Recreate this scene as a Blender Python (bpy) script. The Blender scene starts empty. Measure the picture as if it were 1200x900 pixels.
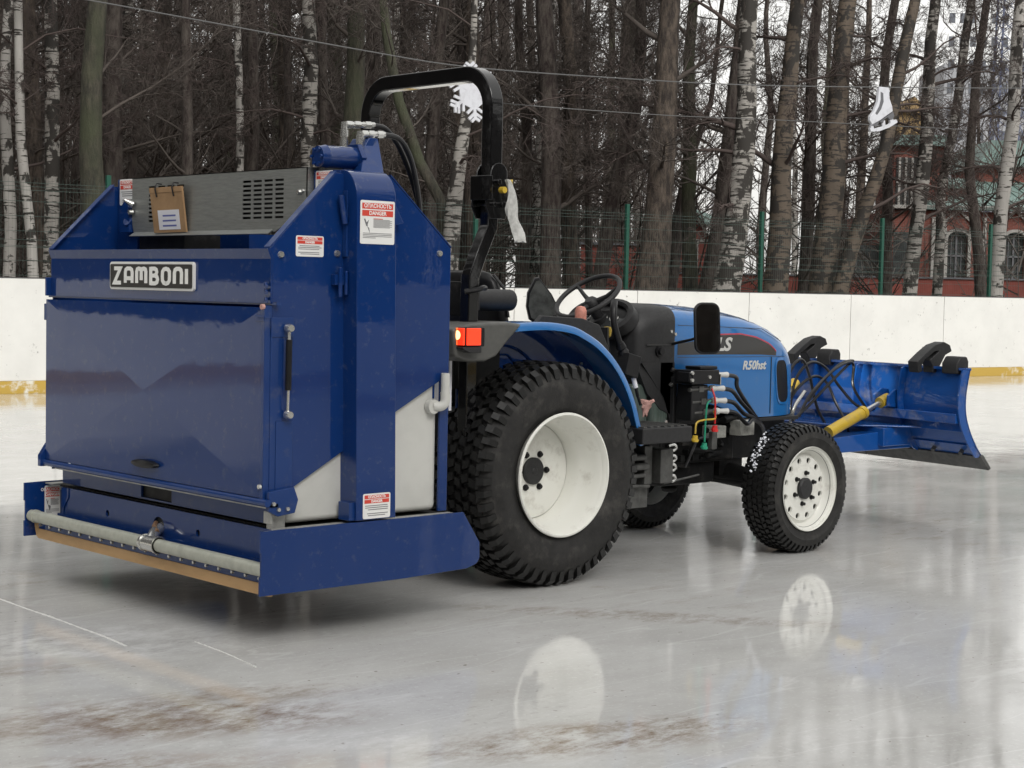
import bpy, bmesh, math, random
from math import sin, cos, pi, radians
from mathutils import Vector, Matrix, noise
random.seed(7)
scene = bpy.context.scene
COL = scene.collection

# ------------------------------------------------------------------ camera
FPX, PITCH, ROLL, YAW = 2007.509361181677, 0.05568296324221116, 0.01960465881497812, 0.8308016970674146
CAM = Vector((-5.985622137925262, -6.850114483197784, 1.5))
FW = Vector((cos(YAW)*cos(PITCH), sin(YAW)*cos(PITCH), -sin(PITCH)))
R0 = Vector((sin(YAW), -cos(YAW), 0)); U0 = R0.cross(FW)
RT = R0*cos(ROLL)+U0*sin(ROLL); UP = -R0*sin(ROLL)+U0*cos(ROLL)
cd = bpy.data.cameras.new('camera'); co = bpy.data.objects.new('camera', cd); COL.objects.link(co)
co.matrix_world = Matrix(((RT.x, UP.x, -FW.x, CAM.x), (RT.y, UP.y, -FW.y, CAM.y), (RT.z, UP.z, -FW.z, CAM.z), (0, 0, 0, 1)))
cd.sensor_fit = 'HORIZONTAL'; cd.sensor_width = 36; cd.lens = 36*FPX/1200
cd.clip_start = .1; cd.clip_end = 3000
scene.camera = co
def at(u, v, depth):                       # a surveyed point: photo position and distance in metres
    return CAM+(FW+RT*((u-600)/FPX)-UP*((v-450)/FPX))*depth

# ------------------------------------------------------------------ materials
def mat(name, col, rough=.5, metal=0, coat=0, noise_amt=0, noise_scale=8, bump=0, bump_scale=40, emis=None, es=0, col2=None, spec=.5, coat_rough=.03, transm=0, stretch=(1,1,1), thr=(.4,.7), alpha=1, dirt=None):
    m = bpy.data.materials.new(name); m.use_nodes = True
    nt = m.node_tree; N = nt.nodes; L = nt.links; b = N['Principled BSDF']
    b.inputs['Base Color'].default_value = (*col, 1); b.inputs['Roughness'].default_value = rough
    b.inputs['Metallic'].default_value = metal; b.inputs['Coat Weight'].default_value = coat
    b.inputs['Coat Roughness'].default_value = coat_rough; b.inputs['Specular IOR Level'].default_value = spec
    b.inputs['Transmission Weight'].default_value = transm; b.inputs['Alpha'].default_value = alpha
    if emis: b.inputs['Emission Color'].default_value = (*emis, 1); b.inputs['Emission Strength'].default_value = es
    if noise_amt or bump or col2 or dirt:
        tc = N.new('ShaderNodeTexCoord'); mp = N.new('ShaderNodeMapping'); mp.inputs['Scale'].default_value = stretch
        L.new(tc.outputs['Object'], mp.inputs['Vector'])
    last = None
    if noise_amt or col2:
        n = N.new('ShaderNodeTexNoise'); n.inputs['Scale'].default_value = noise_scale; n.inputs['Detail'].default_value = 6; n.inputs['Roughness'].default_value = .65
        L.new(mp.outputs['Vector'], n.inputs['Vector'])
        r = N.new('ShaderNodeValToRGB'); r.color_ramp.elements[0].position = thr[0]; r.color_ramp.elements[1].position = thr[1]
        c2 = col2 or tuple(max(0, c*(1-noise_amt)) for c in col); c1 = col if col2 else tuple(min(1, c*(1+noise_amt)) for c in col)
        r.color_ramp.elements[0].color = (*c1, 1); r.color_ramp.elements[1].color = (*c2, 1)
        L.new(n.outputs['Fac'], r.inputs['Fac']); last = r.outputs['Color']
        L.new(last, b.inputs['Base Color'])
        rr = N.new('ShaderNodeMapRange'); rr.inputs['To Min'].default_value = max(.02, rough*.75); rr.inputs['To Max'].default_value = min(1, rough*1.3)
        L.new(n.outputs['Fac'], rr.inputs['Value']); L.new(rr.outputs['Result'], b.inputs['Roughness'])
    if dirt:                               # grime patches of their own colour
        n = N.new('ShaderNodeTexNoise'); n.inputs['Scale'].default_value = dirt[1]; n.inputs['Detail'].default_value = 9; n.inputs['Roughness'].default_value = .7
        L.new(mp.outputs['Vector'], n.inputs['Vector'])
        r = N.new('ShaderNodeValToRGB'); r.color_ramp.elements[0].position = dirt[2]; r.color_ramp.elements[1].position = dirt[3]
        mx = N.new('ShaderNodeMixRGB'); L.new(n.outputs['Fac'], r.inputs['Fac']); L.new(r.outputs['Color'], mx.inputs['Fac'])
        if last: L.new(last, mx.inputs['Color1'])
        else: mx.inputs['Color1'].default_value = (*col, 1)
        mx.inputs['Color2'].default_value = (*dirt[0], 1); L.new(mx.outputs['Color'], b.inputs['Base Color'])
    if bump:
        n = N.new('ShaderNodeTexNoise'); n.inputs['Scale'].default_value = bump_scale; n.inputs['Detail'].default_value = 5
        L.new(mp.outputs['Vector'], n.inputs['Vector'])
        bp = N.new('ShaderNodeBump'); bp.inputs['Strength'].default_value = 1; bp.inputs['Distance'].default_value = bump
        L.new(n.outputs['Fac'], bp.inputs['Height']); L.new(bp.outputs['Normal'], b.inputs['Normal'])
        if coat: L.new(bp.outputs['Normal'], b.inputs['Coat Normal'])
    return m
M = {}
M['navy'] = mat('navy_paint', (.0042, .028, .132), .42, spec=.05, coat=1, bump=.0009, bump_scale=3.2, dirt=((.07, .09, .15), 22, .56, .85))
M['navy_worn'] = mat('navy_paint_worn', (.007, .034, .145), .38, spec=.2, coat=.6, bump=.0006, bump_scale=5, dirt=((.08, .09, .13), 10, .55, .9))
M['blue'] = mat('tractor_blue_paint', (.010, .135, .39), .32, spec=.3, coat=1, bump=.0003, bump_scale=5, dirt=((.10,.16,.26), 9, .55, .95))
M['plowblue'] = mat('plow_blue_paint', (.006, .070, .29), .35, spec=.2, coat=.8, dirt=((.22, .21, .20), 7, .52, .85), bump=.0012, bump_scale=6)
M['galv'] = mat('galvanized_steel', (.30, .31, .30), .42, metal=.75, noise_amt=.12, noise_scale=25, stretch=(1, .5, 6))
M['pipe'] = mat('galvanized_pipe', (.42, .43, .37), .45, metal=.35, noise_amt=.12, noise_scale=18)
M['steel'] = mat('bright_steel', (.62, .62, .6), .25, metal=.9)
M['poly'] = mat('tank_polyethylene', (.50, .50, .47), .5, noise_amt=.06, noise_scale=6)
M['deck'] = mat('deck_galvanized', (.42, .42, .40), .45, metal=.5, noise_amt=.2, noise_scale=14)
M['black'] = mat('black_plastic', (.008, .008, .009), .38, spec=.3, noise_amt=.25, noise_scale=20)
M['cowl'] = mat('cowl_plastic', (.020, .020, .021), .5, spec=.35, noise_amt=.15, noise_scale=60, bump=.0003, bump_scale=300)
M['gloss'] = mat('black_gloss_paint', (.004, .004, .0045), .3, spec=.1, coat=1, bump=.0002, bump_scale=6)
M['grease'] = mat('dark_machinery', (.007, .007, .007), .55, spec=.3, noise_amt=.5, noise_scale=12, dirt=((.06, .055, .05), 9, .55, .8))
M['greymach'] = mat('grey_machinery', (.075, .075, .072), .5, metal=.3, noise_amt=.3, noise_scale=18)
M['rubber'] = mat('tyre_rubber', (.016, .0155, .015), .65, spec=.35, noise_amt=.25, noise_scale=10, dirt=((.085, .08, .072), 7, .5, .85), bump=.0008, bump_scale=120)
M['tread'] = mat('tread_rubber', (.008, .008, .0078), .42, spec=.4, noise_amt=.3, noise_scale=30, dirt=((.06, .056, .05), 16, .62, .9), bump=.0008, bump_scale=150)
M['hose'] = mat('hose_rubber', (.010, .010, .011), .35)
M['rim'] = mat('rim_white_paint', (.74, .74, .69), .35, coat=.3, dirt=((.34, .31, .26), 7, .52, .86))
M['white'] = mat('white_paint', (.75, .75, .73), .4)
M['signblack'] = mat('sign_black', (.02, .018, .016), .4, bump=.0004, bump_scale=200)
M['letter'] = mat('lettering_white', (.78, .78, .75), .4)
M['letter_silver'] = mat('lettering_silver', (.55, .55, .53), .35)
M['red'] = mat('label_red', (.60, .055, .035), .45)
M['print'] = mat('label_print', (.16, .16, .17), .5)
M['blueprint'] = mat('label_blue_print', (.10, .12, .35), .5)
M['card'] = mat('cardboard', (.31, .19, .095), .8, noise_amt=.12, noise_scale=12)
M['paper'] = mat('paper', (.68, .68, .72), .8)
M['tan'] = mat('tan_rubber', (.42, .26, .12), .55, noise_amt=.2, noise_scale=7, stretch=(1, .3, 1))
M['yellow'] = mat('yellow_paint', (.50, .34, .03), .4, dirt=((.28, .22, .12), 14, .5, .8))
M['redp'] = mat('red_plastic', (.55, .02, .02), .4)
M['green'] = mat('green_plastic', (.02, .25, .15), .4)
M['pink'] = mat('pink_cloth', (.42, .24, .21), .8, noise_amt=.3, noise_scale=30)
M['bag'] = mat('plastic_bag', (.55, .55, .53), .3, noise_amt=.25, noise_scale=25, alpha=.75, bump=.004, bump_scale=30)
M['lampred'] = mat('tail_lamp_lit', (.8, .06, .02), .2, emis=(1, .035, .01), es=.55)
M['lamporange'] = mat('indicator_lit', (.9, .25, .05), .2, emis=(1, .12, .02), es=.75)
M['glow'] = mat('headlight_lit', (.9, .9, .8), .2, emis=(1, .95, .8), es=6)
M['mirror'] = mat('mirror_glass', (.42, .43, .43), .03, metal=1)
M['glass'] = mat('dark_glass', (.02, .025, .025), .08)
M['sidepane'] = mat('greenish_panel', (.06, .08, .07), .3, noise_amt=.4, noise_scale=9, stretch=(8, 8, .5))
M['inst'] = mat('instrument_face', (.035, .038, .04), .25)
M['snow'] = mat('snow', (.75, .77, .82), .6, bump=.004, bump_scale=60)
M['fencegreen'] = mat('fence_green', (.006, .07, .045), .45)
M['fencewire'] = mat('fence_wire', (.05, .08, .068), .5)
M['bracketgrey'] = mat('bracket_grey', (.075,.075,.07), .45, noise_amt=.15, noise_scale=20)
M['bulb'] = mat('bulb_glow', (1,.5,.2), .2, emis=(1, .50, .18), es=2.2)
M['wire'] = mat('cable', (.10, .10, .10), .5)
M['decal'] = mat('decal_black', (.02, .02, .022), .3, coat=1)
M['decalred'] = mat('decal_red', (.45, .03, .06), .3, coat=1)
M['deco'] = mat('decoration_white', (.62, .63, .67), .5, dirt=((.40,.40,.42), 5, .5, .8))
M['decogrey'] = mat('decoration_grey', (.12, .12, .13), .5)
M['ridge'] = mat('refrozen_ridge', (.62,.62,.60), .35)
M['mud'] = mat('rust_brown', (.16, .09, .05), .7)

def brickmat(name, c1, c2, sc=1.0):
    m = bpy.data.materials.new(name); m.use_nodes = True; N = m.node_tree.nodes; L = m.node_tree.links; b = N['Principled BSDF']
    tc = N.new('ShaderNodeTexCoord'); n = N.new('ShaderNodeTexNoise'); n.inputs['Scale'].default_value = 1.1; n.inputs['Detail'].default_value = 8
    n2 = N.new('ShaderNodeTexNoise'); n2.inputs['Scale'].default_value = 12
    bt = N.new('ShaderNodeTexBrick'); bt.inputs['Scale'].default_value = 4.; bt.inputs['Color1'].default_value = (*c1, 1); bt.inputs['Color2'].default_value = (*c2, 1); bt.inputs['Mortar'].default_value = (.22, .15, .12, 1); bt.inputs['Mortar Size'].default_value = .012
    mp = N.new('ShaderNodeMapping'); mp.inputs['Rotation'].default_value = (pi/2, 0, 0); L.new(tc.outputs['Object'], mp.inputs['Vector']); L.new(mp.outputs['Vector'], bt.inputs['Vector'])
    L.new(tc.outputs['Object'], n.inputs['Vector']); mx = N.new('ShaderNodeMixRGB'); mx.blend_type = 'MULTIPLY'; mx.inputs['Fac'].default_value = .6
    L.new(bt.outputs['Color'], mx.inputs['Color1']); L.new(n.outputs['Color'], mx.inputs['Color2'])
    r = N.new('ShaderNodeMapRange'); r.inputs['From Min'].default_value = .3; r.inputs['From Max'].default_value = .7; r.inputs['To Min'].default_value = .6; r.inputs['To Max'].default_value = 1.2
    L.new(n.outputs['Fac'], r.inputs['Value']); L.new(r.outputs['Result'], mx.inputs['Color2'])
    L.new(mx.outputs['Color'], b.inputs['Base Color']); b.inputs['Roughness'].default_value = .85
    return m
M['brick'] = brickmat('red_brick', (.20, .056, .040), (.15, .044, .033))
M['wallred'] = mat('red_painted_wall', (.20, .050, .038), .85, noise_amt=.25, noise_scale=.8)
M['trim'] = mat('stone_trim', (.31, .30, .28), .8, noise_amt=.15, noise_scale=3)
M['roofgreen'] = mat('green_metal_roof', (.15, .22, .20), .5, noise_amt=.2, noise_scale=.7, stretch=(1, 1, 1))
M['windark'] = mat('dark_window', (.035, .038, .038), .25, noise_amt=.5, noise_scale=3)
M['ochre'] = mat('ochre_paint', (.30, .20, .09), .7, noise_amt=.3, noise_scale=2)
M['concrete'] = mat('apartment_concrete', (.33, .34, .36), .85, noise_amt=.1, noise_scale=.1)
M['mast'] = mat('mast_steel', (.12, .14, .22), .6)

def barkmat(name, base, dark, green=None, scale=9, thr=(.40, .62), st=(1, 1, .16)):
    m = bpy.data.materials.new(name); m.use_nodes = True; N = m.node_tree.nodes; L = m.node_tree.links; b = N['Principled BSDF']
    tc = N.new('ShaderNodeTexCoord'); mp = N.new('ShaderNodeMapping'); mp.inputs['Scale'].default_value = st; L.new(tc.outputs['Object'], mp.inputs['Vector'])
    n = N.new('ShaderNodeTexNoise'); n.inputs['Scale'].default_value = scale; n.inputs['Detail'].default_value = 8; n.inputs['Roughness'].default_value = .7; L.new(mp.outputs['Vector'], n.inputs['Vector'])
    r = N.new('ShaderNodeValToRGB'); r.color_ramp.elements[0].position = thr[0]; r.color_ramp.elements[1].position = thr[1]
    r.color_ramp.elements[0].color = (*dark, 1); r.color_ramp.elements[1].color = (*base, 1); L.new(n.outputs['Fac'], r.inputs['Fac'])
    out = r.outputs['Color']
    n2 = N.new('ShaderNodeTexNoise'); n2.inputs['Scale'].default_value = .9; n2.inputs['Detail'].default_value = 4; L.new(tc.outputs['Object'], n2.inputs['Vector'])
    if green:
        r2 = N.new('ShaderNodeValToRGB'); r2.color_ramp.elements[0].position = .42; r2.color_ramp.elements[1].position = .62; L.new(n2.outputs['Fac'], r2.inputs['Fac'])
        mx = N.new('ShaderNodeMixRGB'); L.new(r2.outputs['Color'], mx.inputs['Fac']); L.new(out, mx.inputs['Color1']); mx.inputs['Color2'].default_value = (*green, 1); out = mx.outputs['Color']
    L.new(out, b.inputs['Base Color']); b.inputs['Roughness'].default_value = .9
    bp = N.new('ShaderNodeBump'); bp.inputs['Strength'].default_value = 1; bp.inputs['Distance'].default_value = .06; L.new(n.outputs['Fac'], bp.inputs['Height']); L.new(bp.outputs['Normal'], b.inputs['Normal'])
    return m
M['bark_dark'] = barkmat('dark_bark', (.092, .078, .066), (.028, .018, .016), scale=11, st=(1,1,.3))
M['bark_brown'] = barkmat('brown_bark', (.112, .088, .069), (.030, .023, .019), scale=10, st=(1,1,.32))
M['bark_moss'] = barkmat('mossy_bark', (.085, .076, .056), (.026, .024, .019), green=(.056, .062, .034), scale=11, st=(1,1,.3))
M['twig'] = mat('twig_bark', (.080, .066, .057), .9)
M['twigbirch'] = mat('birch_twig_bark', (.072, .054, .048), .9)
def birchmat(name, white, darkamt):
    m = bpy.data.materials.new(name); m.use_nodes = True; N = m.node_tree.nodes; L = m.node_tree.links; b = N['Principled BSDF']
    tc = N.new('ShaderNodeTexCoord')
    def noi(st, sc, lo, hi, d=4):
        mp = N.new('ShaderNodeMapping'); mp.inputs['Scale'].default_value = st; L.new(tc.outputs['Object'], mp.inputs['Vector'])
        n = N.new('ShaderNodeTexNoise'); n.inputs['Scale'].default_value = sc; n.inputs['Detail'].default_value = d; n.inputs['Roughness'].default_value = .6; L.new(mp.outputs['Vector'], n.inputs['Vector'])
        r = N.new('ShaderNodeMapRange'); r.inputs['From Min'].default_value = lo; r.inputs['From Max'].default_value = hi; L.new(n.outputs['Fac'], r.inputs['Value']); return r.outputs['Result']
    a = noi((1.1, 1.1, 9), 2.2, .585-darkamt, .615-darkamt)           # short horizontal scars
    c = noi((2.2, 2.2, 1.5), 1.7, .56-darkamt, .60-darkamt, 9)       # big rough patches
    mx = N.new('ShaderNodeMath'); mx.operation = 'MAXIMUM'; L.new(a, mx.inputs[0]); L.new(c, mx.inputs[1])
    tint = noi((1, 1, .3), 3, .3, .7)
    m0 = N.new('ShaderNodeMixRGB'); L.new(tint, m0.inputs['Fac']); m0.inputs['Color1'].default_value = (*white, 1); m0.inputs['Color2'].default_value = (*(w*.62 for w in white), 1)
    m1 = N.new('ShaderNodeMixRGB'); L.new(mx.outputs[0], m1.inputs['Fac']); L.new(m0.outputs['Color'], m1.inputs['Color1']); m1.inputs['Color2'].default_value = (.028, .024, .02, 1)
    L.new(m1.outputs['Color'], b.inputs['Base Color']); b.inputs['Roughness'].default_value = .8
    return m
M['birch'] = birchmat('birch_bark', (.42, .40, .37), .012)
M['birch_rough'] = birchmat('old_birch_bark', (.36, .34, .31), .065)
M['birch_tan'] = birchmat('tan_birch_bark', (.135, .105, .078), .045)

# ------------------------------------------------------------------ mesh builder
ORG = {}
SPLIT = {'edge_lip','column_box','chute_flange','end_plate','toggle_latch','bolt','hinge_bracket','latch','hitch_arm','wing_bolt','linkage','spring_clip','tower','tower_roof','wall_section','pilaster','coping','trim','door','deck','cowl_skirt','motor_base','mast_leg','corner_post','hinge_pin','step_grip_','cupola','lower_panel','baluster','ram_bracket','engine_plate','beam_gusset'}
class MB:
    def __init__(s): s.v = []; s.f = []; s.m = []; s.mi = 0
    def add(s, vs, fs):
        o = len(s.v); s.v += [tuple(p) for p in vs]; s.f += [tuple(i+o for i in f) for f in fs]; s.m += [s.mi]*len(fs); return s
    def mv(s, x, y, z): s.v = [(p[0]+x, p[1]+y, p[2]+z) for p in s.v]; return s
    def box(s, a, b, M4=None):
        x0, y0, z0 = a; x1, y1, z1 = b
        vs = [Vector(p) for p in ((x0,y0,z0),(x1,y0,z0),(x1,y1,z0),(x0,y1,z0),(x0,y0,z1),(x1,y0,z1),(x1,y1,z1),(x0,y1,z1))]
        if M4: vs = [M4@p for p in vs]
        return s.add(vs, [(0,3,2,1),(4,5,6,7),(0,1,5,4),(1,2,6,5),(2,3,7,6),(3,0,4,7)])
    def prism(s, poly, axis, a, b):        # poly in the two remaining axes (x->yz, y->xz, z->xy)
        def P(p, t): return {'x': (t, p[0], p[1]), 'y': (p[0], t, p[1]), 'z': (p[0], p[1], t)}[axis]
        n = len(poly); vs = [P(p, a) for p in poly]+[P(p, b) for p in poly]
        return s.add(vs, [tuple(range(n)), tuple(range(2*n-1, n-1, -1))]+[(i, (i+1) % n, (i+1) % n+n, i+n) for i in range(n)])
    def tube(s, path, r, n=8, caps=True, flat=None):
        path = [Vector(p) for p in path]; rs = r if isinstance(r, (list, tuple)) else [r]*len(path)
        vs = []; N = len(path); prev = None
        for i, p in enumerate(path):
            t = (path[min(i+1, N-1)]-path[max(i-1, 0)]).normalized()
            if prev is None:
                a = Vector((0, 0, 1)) if abs(t.z) < .9 else Vector((1, 0, 0)); u = t.cross(a).normalized()
            else: u = (prev-t*prev.dot(t)).normalized()
            prev = u; w = t.cross(u)
            for k in range(n):
                an = 2*pi*k/n+(pi/4 if n == 4 else 0); vs.append(p+(u*cos(an)+w*sin(an))*rs[i])
        fs = [(i*n+k, i*n+(k+1) % n, (i+1)*n+(k+1) % n, (i+1)*n+k) for i in range(N-1) for k in range(n)]
        if caps: fs += [tuple(range(n-1, -1, -1)), tuple((N-1)*n+k for k in range(n))]
        return s.add(vs, fs)
    def cyl(s, p0, p1, r0, r1=None, n=24): return s.tube([p0, p1], [r0, r0 if r1 is None else r1], n)
    def lathe(s, prof, c, n=96, axis='y'):  # prof (r, t) revolved about an axis through c
        vs = []; cx, cy, cz = c
        for r, t in prof:
            for k in range(n):
                a = 2*pi*k/n
                vs.append({'y': (cx+r*cos(a), cy+t, cz+r*sin(a)), 'z': (cx+r*cos(a), cy+r*sin(a), cz+t), 'x': (cx+t, cy+r*cos(a), cz+r*sin(a))}[axis])
        return s.add(vs, [(i*n+k, i*n+(k+1) % n, (i+1)*n+(k+1) % n, (i+1)*n+k) for i in range(len(prof)-1) for k in range(n)])
    def loft(s, rings, cap=True, closed=True):
        n = len(rings[0]); vs = [p for r in rings for p in r]
        fs = [(i*n+k, i*n+(k+1) % n, (i+1)*n+(k+1) % n, (i+1)*n+k) for i in range(len(rings)-1) for k in range(n if closed else n-1)]
        if cap: fs += [tuple(range(n-1, -1, -1)), tuple((len(rings)-1)*n+k for k in range(n))]
        return s.add(vs, fs)
    def build(s, name, mats, parent=None, bevel=0, smooth=35, recalc=True, seg=2):
        if name in SPLIT:
            n = len(s.v); up_ = list(range(n))
            def find(a):
                while up_[a] != a: up_[a] = up_[up_[a]]; a = up_[a]
                return a
            for f in s.f:
                for q in f[1:]: up_[find(q)] = find(f[0])
            groups = {}
            for f, m_ in zip(s.f, s.m): groups.setdefault(find(f[0]), []).append((f, m_))
            if len(groups) > 1:
                for g in groups.values():
                    c = MB(); ids = {}
                    for f, m_ in g:
                        for q in f:
                            if q not in ids: ids[q] = len(c.v); c.v.append(s.v[q])
                        c.f.append(tuple(ids[q] for q in f)); c.m.append(m_)
                    last = c._build(name, mats, parent, bevel, smooth, recalc, seg)
                return last
        return s._build(name, mats, parent, bevel, smooth, recalc, seg)
    def _build(s, name, mats, parent=None, bevel=0, smooth=35, recalc=True, seg=2):
        org = ORG.get(parent.name, Vector()) if parent else Vector()
        me = bpy.data.meshes.new(name); me.from_pydata([Vector(p)-org for p in s.v], [], s.f)
        if not isinstance(mats, (list, tuple)): mats = [mats]
        for m_ in mats: me.materials.append(m_)
        me.polygons.foreach_set('material_index', s.m)
        if recalc:
            bm = bmesh.new(); bm.from_mesh(me); bmesh.ops.recalc_face_normals(bm, faces=bm.faces); bm.to_mesh(me); bm.free()
        if smooth:
            me.polygons.foreach_set('use_smooth', [True]*len(me.polygons)); me.set_sharp_from_angle(angle=radians(smooth))
        o = bpy.data.objects.new(name, me); COL.objects.link(o)
        if parent: o.parent = parent; ORG[o.name] = org
        if bevel:
            b = o.modifiers.new('bevel', 'BEVEL'); b.width = bevel; b.segments = seg; b.limit_method = 'ANGLE'; b.angle_limit = radians(35); b.harden_normals = True
        return o
def thing(name, label, cat, loc, group=None):
    o = bpy.data.objects.new(name, None); COL.objects.link(o); o.location = loc; o.empty_display_size = .2
    o['label'] = label; o['category'] = cat
    if group: o['group'] = group
    ORG[o.name] = Vector(loc); return o
def tag(o, label, cat, group=None):
    o['label'] = label; o['category'] = cat
    if group: o['group'] = group
    return o
def text(body, size, depth, matrix, material, parent, name='lettering', bold=0, shear=0, sx=1):
    cu = bpy.data.curves.new('t', 'FONT'); cu.body = body; cu.size = size; cu.extrude = depth; cu.align_x = 'CENTER'; cu.align_y = 'CENTER'; cu.offset = bold; cu.shear = shear; cu.resolution_u = 3
    o = bpy.data.objects.new('t', cu); COL.objects.link(o)
    bpy.context.view_layer.update()
    me = bpy.data.meshes.new_from_object(o.evaluated_get(bpy.context.evaluated_depsgraph_get()))
    bpy.data.objects.remove(o); me.name = name
    org = ORG.get(parent.name, Vector())
    for v in me.vertices: v.co = (matrix@Vector((v.co.x*sx, v.co.y, v.co.z)))-org
    me.materials.clear(); me.materials.append(material)
    q = bpy.data.objects.new(name, me); COL.objects.link(q); q.parent = parent; ORG[q.name] = org
    return q
def frame(o, x, y):                        # matrix with local x, y axes at o
    x = Vector(x).normalized(); y = Vector(y).normalized(); z = x.cross(y)
    return Matrix(((x.x, y.x, z.x, o[0]), (x.y, y.y, z.y, o[1]), (x.z, y.z, z.z, o[2]), (0, 0, 0, 1)))
REAR = lambda o: frame(o, (0, -1, 0), (0, 0, 1))     # facing -X
SIDE = lambda o: frame(o, (1, 0, 0), (0, 0, 1))      # facing -Y
# ================================================================== ice resurfacer
Z = thing('ice_resurfacer', 'tall navy blue ice resurfacing box with wide low blade carried behind the tractor', 'ice resurfacer', (-1.5, 0, 0))
def bolt(mb, p, ax, r=.012, h=.008, n=10):
    p = Vector(p); mb.cyl(p, p+Vector(ax)*h, r, r*.8, n)
def arc(cx, cy, r, a0, a1, n):
    return [(cx+r*cos(radians(a0+(a1-a0)*i/n)), cy+r*sin(radians(a0+(a1-a0)*i/n))) for i in range(n+1)]
# side panels (12 mm plate, right one nearest the photo)
poly = [(-1.95,.56),(-1.872,.56),(-1.84,.646),(-1.574,.791),(-1.46,.86),(-1.292,.948),(-1.040,1.080),(-1.040,.49),(-.990,.49),(-.990,1.674),(-1.34,1.975),(-1.634,1.975),(-1.968,1.645),(-1.95,1.607)]
b = MB(); b.prism(poly, 'y', -.955, -.943)
for (x, z) in ((-1.912,1.622),(-1.624,1.634),(-1.058,1.650)): pass
b.build('side_panel', M['navy'], Z, .002)
b = MB(); b.prism([(x, z) for x, z in poly], 'y', .943, .955); b.build('side_panel', M['navy'], Z, .002)
b = MB()                                                 # folded lip along the sloping and top edges
for sy in (-1, 1):
    y0, y1 = (-.957, -.915) if sy < 0 else (.915, .957)
    for (p, q) in (((-1.968,1.647),(-1.634,1.977)), ((-1.34,1.977),(-.990,1.676))):
        b.add([(p[0],y0,p[1]),(p[0],y1,p[1]),(q[0],y1,q[1]),(q[0],y0,q[1]),(p[0],y0,p[1]+.006),(p[0],y1,p[1]+.006),(q[0],y1,q[1]+.006),(q[0],y0,q[1]+.006)],
              [(0,3,2,1),(4,5,6,7),(0,1,5,4),(1,2,6,5),(2,3,7,6),(3,0,4,7)])
b.build('edge_lip', M['navy_worn'], Z)
b = MB()
for (x, z) in ((-1.912,1.622),(-1.624,1.634),(-1.058,1.650)): bolt(b, (x, -.955, z), (0,-1,0), .015, .010, 12)
for (x, z) in ((-1.575, 1.60),): bolt(b, (x, -.955, z), (0,-1,0), .009, .006)
b.build('bolt', M['steel'], Z)
# inner boxes facing the rear at either side of the conveyor cover
b = MB()
b.box((-1.60,.742,1.55),(-1.42,.94,2.01)); b.box((-1.60,-.94,1.55),(-1.42,-.746,1.985))
b.build('column_box', M['navy'], Z, .003)
b = MB(); b.box((-1.07,-.94,1.0),(-1.06,.94,1.42)); b.box((-1.94,-.94,1.15),(-1.07,.94,1.16)); b.box((-1.30,.2,1.42),(-1.10,.94,1.74))
b.build('hopper', M['navy'], Z)
# water tank
b = MB(); b.box((-1.868,-.936,.492),(-1.035,.936,1.12)); b.build('water_tank', M['poly'], Z, .03, seg=4)
# rear upper panel with folded top
b = MB(); b.prism([(-1.958,1.418),(-1.958,1.603),(-1.975,1.645),(-1.95,1.645),(-1.94,1.603),(-1.94,1.418)], 'y', -.953, .953)
b.build('upper_panel', M['navy'], Z, .0015, smooth=12)
b = MB(); b.box((-1.952,-.99,1.412),(-1.93,.99,1.424)); b.build('rain_strip', M['navy_worn'], Z)
# hinged door with shallow cross-break
b = MB(); y0,y1,z0,z1 = -.950,.950,.612,1.402; x=-1.985; c=(x-.0115, .0, (z0+z1)/2)
b.add([(x,y0,z0),(x,y1,z0),(x,y1,z1),(x,y0,z1),c,(x+.03,y0,z0),(x+.03,y1,z0),(x+.03,y1,z1),(x+.03,y0,z1)],
      [(0,1,4),(1,2,4),(2,3,4),(3,0,4),(5,8,7,6),(0,5,6,1),(1,6,7,2),(2,7,8,3),(3,8,5,0)])
door = b.build('door', M['navy'], Z, smooth=0)
b = MB(); b.lathe([(0,-.004),(.055,-.004),(.06,.0),(.055,.022),(.04,.026),(0,.026)], (0,0,0), 28, 'x')
b.v = [(-1.992-px*1.0, -.03+py*1.85, .675+pz*.32) for px,py,pz in b.v]; b.build('handle', M['black'], door)
b = MB(); b.box((-1.987,-.954,.60),(-1.95,-.93,1.41)); b.build('door_edge', M['navy_worn'], door, .002)
# hinge channel on right side of rear
b = MB(); b.box((-1.958,-.958,.60),(-1.90,-.950,1.33)); b.box((-1.958,-.962,1.28),(-1.845,-.950,1.362)); b.box((-1.99,-.955,1.355),(-1.93,-.905,1.362)); b.box((-1.99,-.955,1.345),(-1.984,-.89,1.37))
b.box((-1.93,-.962,.60),(-1.845,-.950,.93))
b.build('hinge_channel', M['navy_worn'], Z, .002)
b = MB(); b.prism([(-1.975,.560),(-1.975,.640),(-1.85,.655),(-1.828,.600),(-1.845,.545),(-1.93,.535)], 'y', -.985, -.958); b.build('hinge_bracket', M['navy_worn'], Z, .003)
b = MB(); b.prism([(-2.01,.575),(-2.01,.63),(-1.97,.69),(-1.93,.66),(-1.93,.575)], 'y', .955, .985); b.prism([(-1.985,1.30),(-1.985,1.38),(-1.95,1.385),(-1.95,1.295)], 'y', .955, .975); b.prism([(-1.985,1.42),(-1.985,1.51),(-1.95,1.51),(-1.95,1.42)], 'y', .950, .965)
b.build('hinge_bracket', M['navy'], Z, .003)
b = MB()
for yy in (-.987,): 
    for (x, z) in ((-1.955,.59),(-1.93,.565),(-1.885,.565)): bolt(b, (x, yy, z), (0,-1,0), .010, .008)
bolt(b, (-1.99,-.94,.66), (-1,0,0), .012, .010); b.build('bolt', M['steel'], Z)
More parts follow.
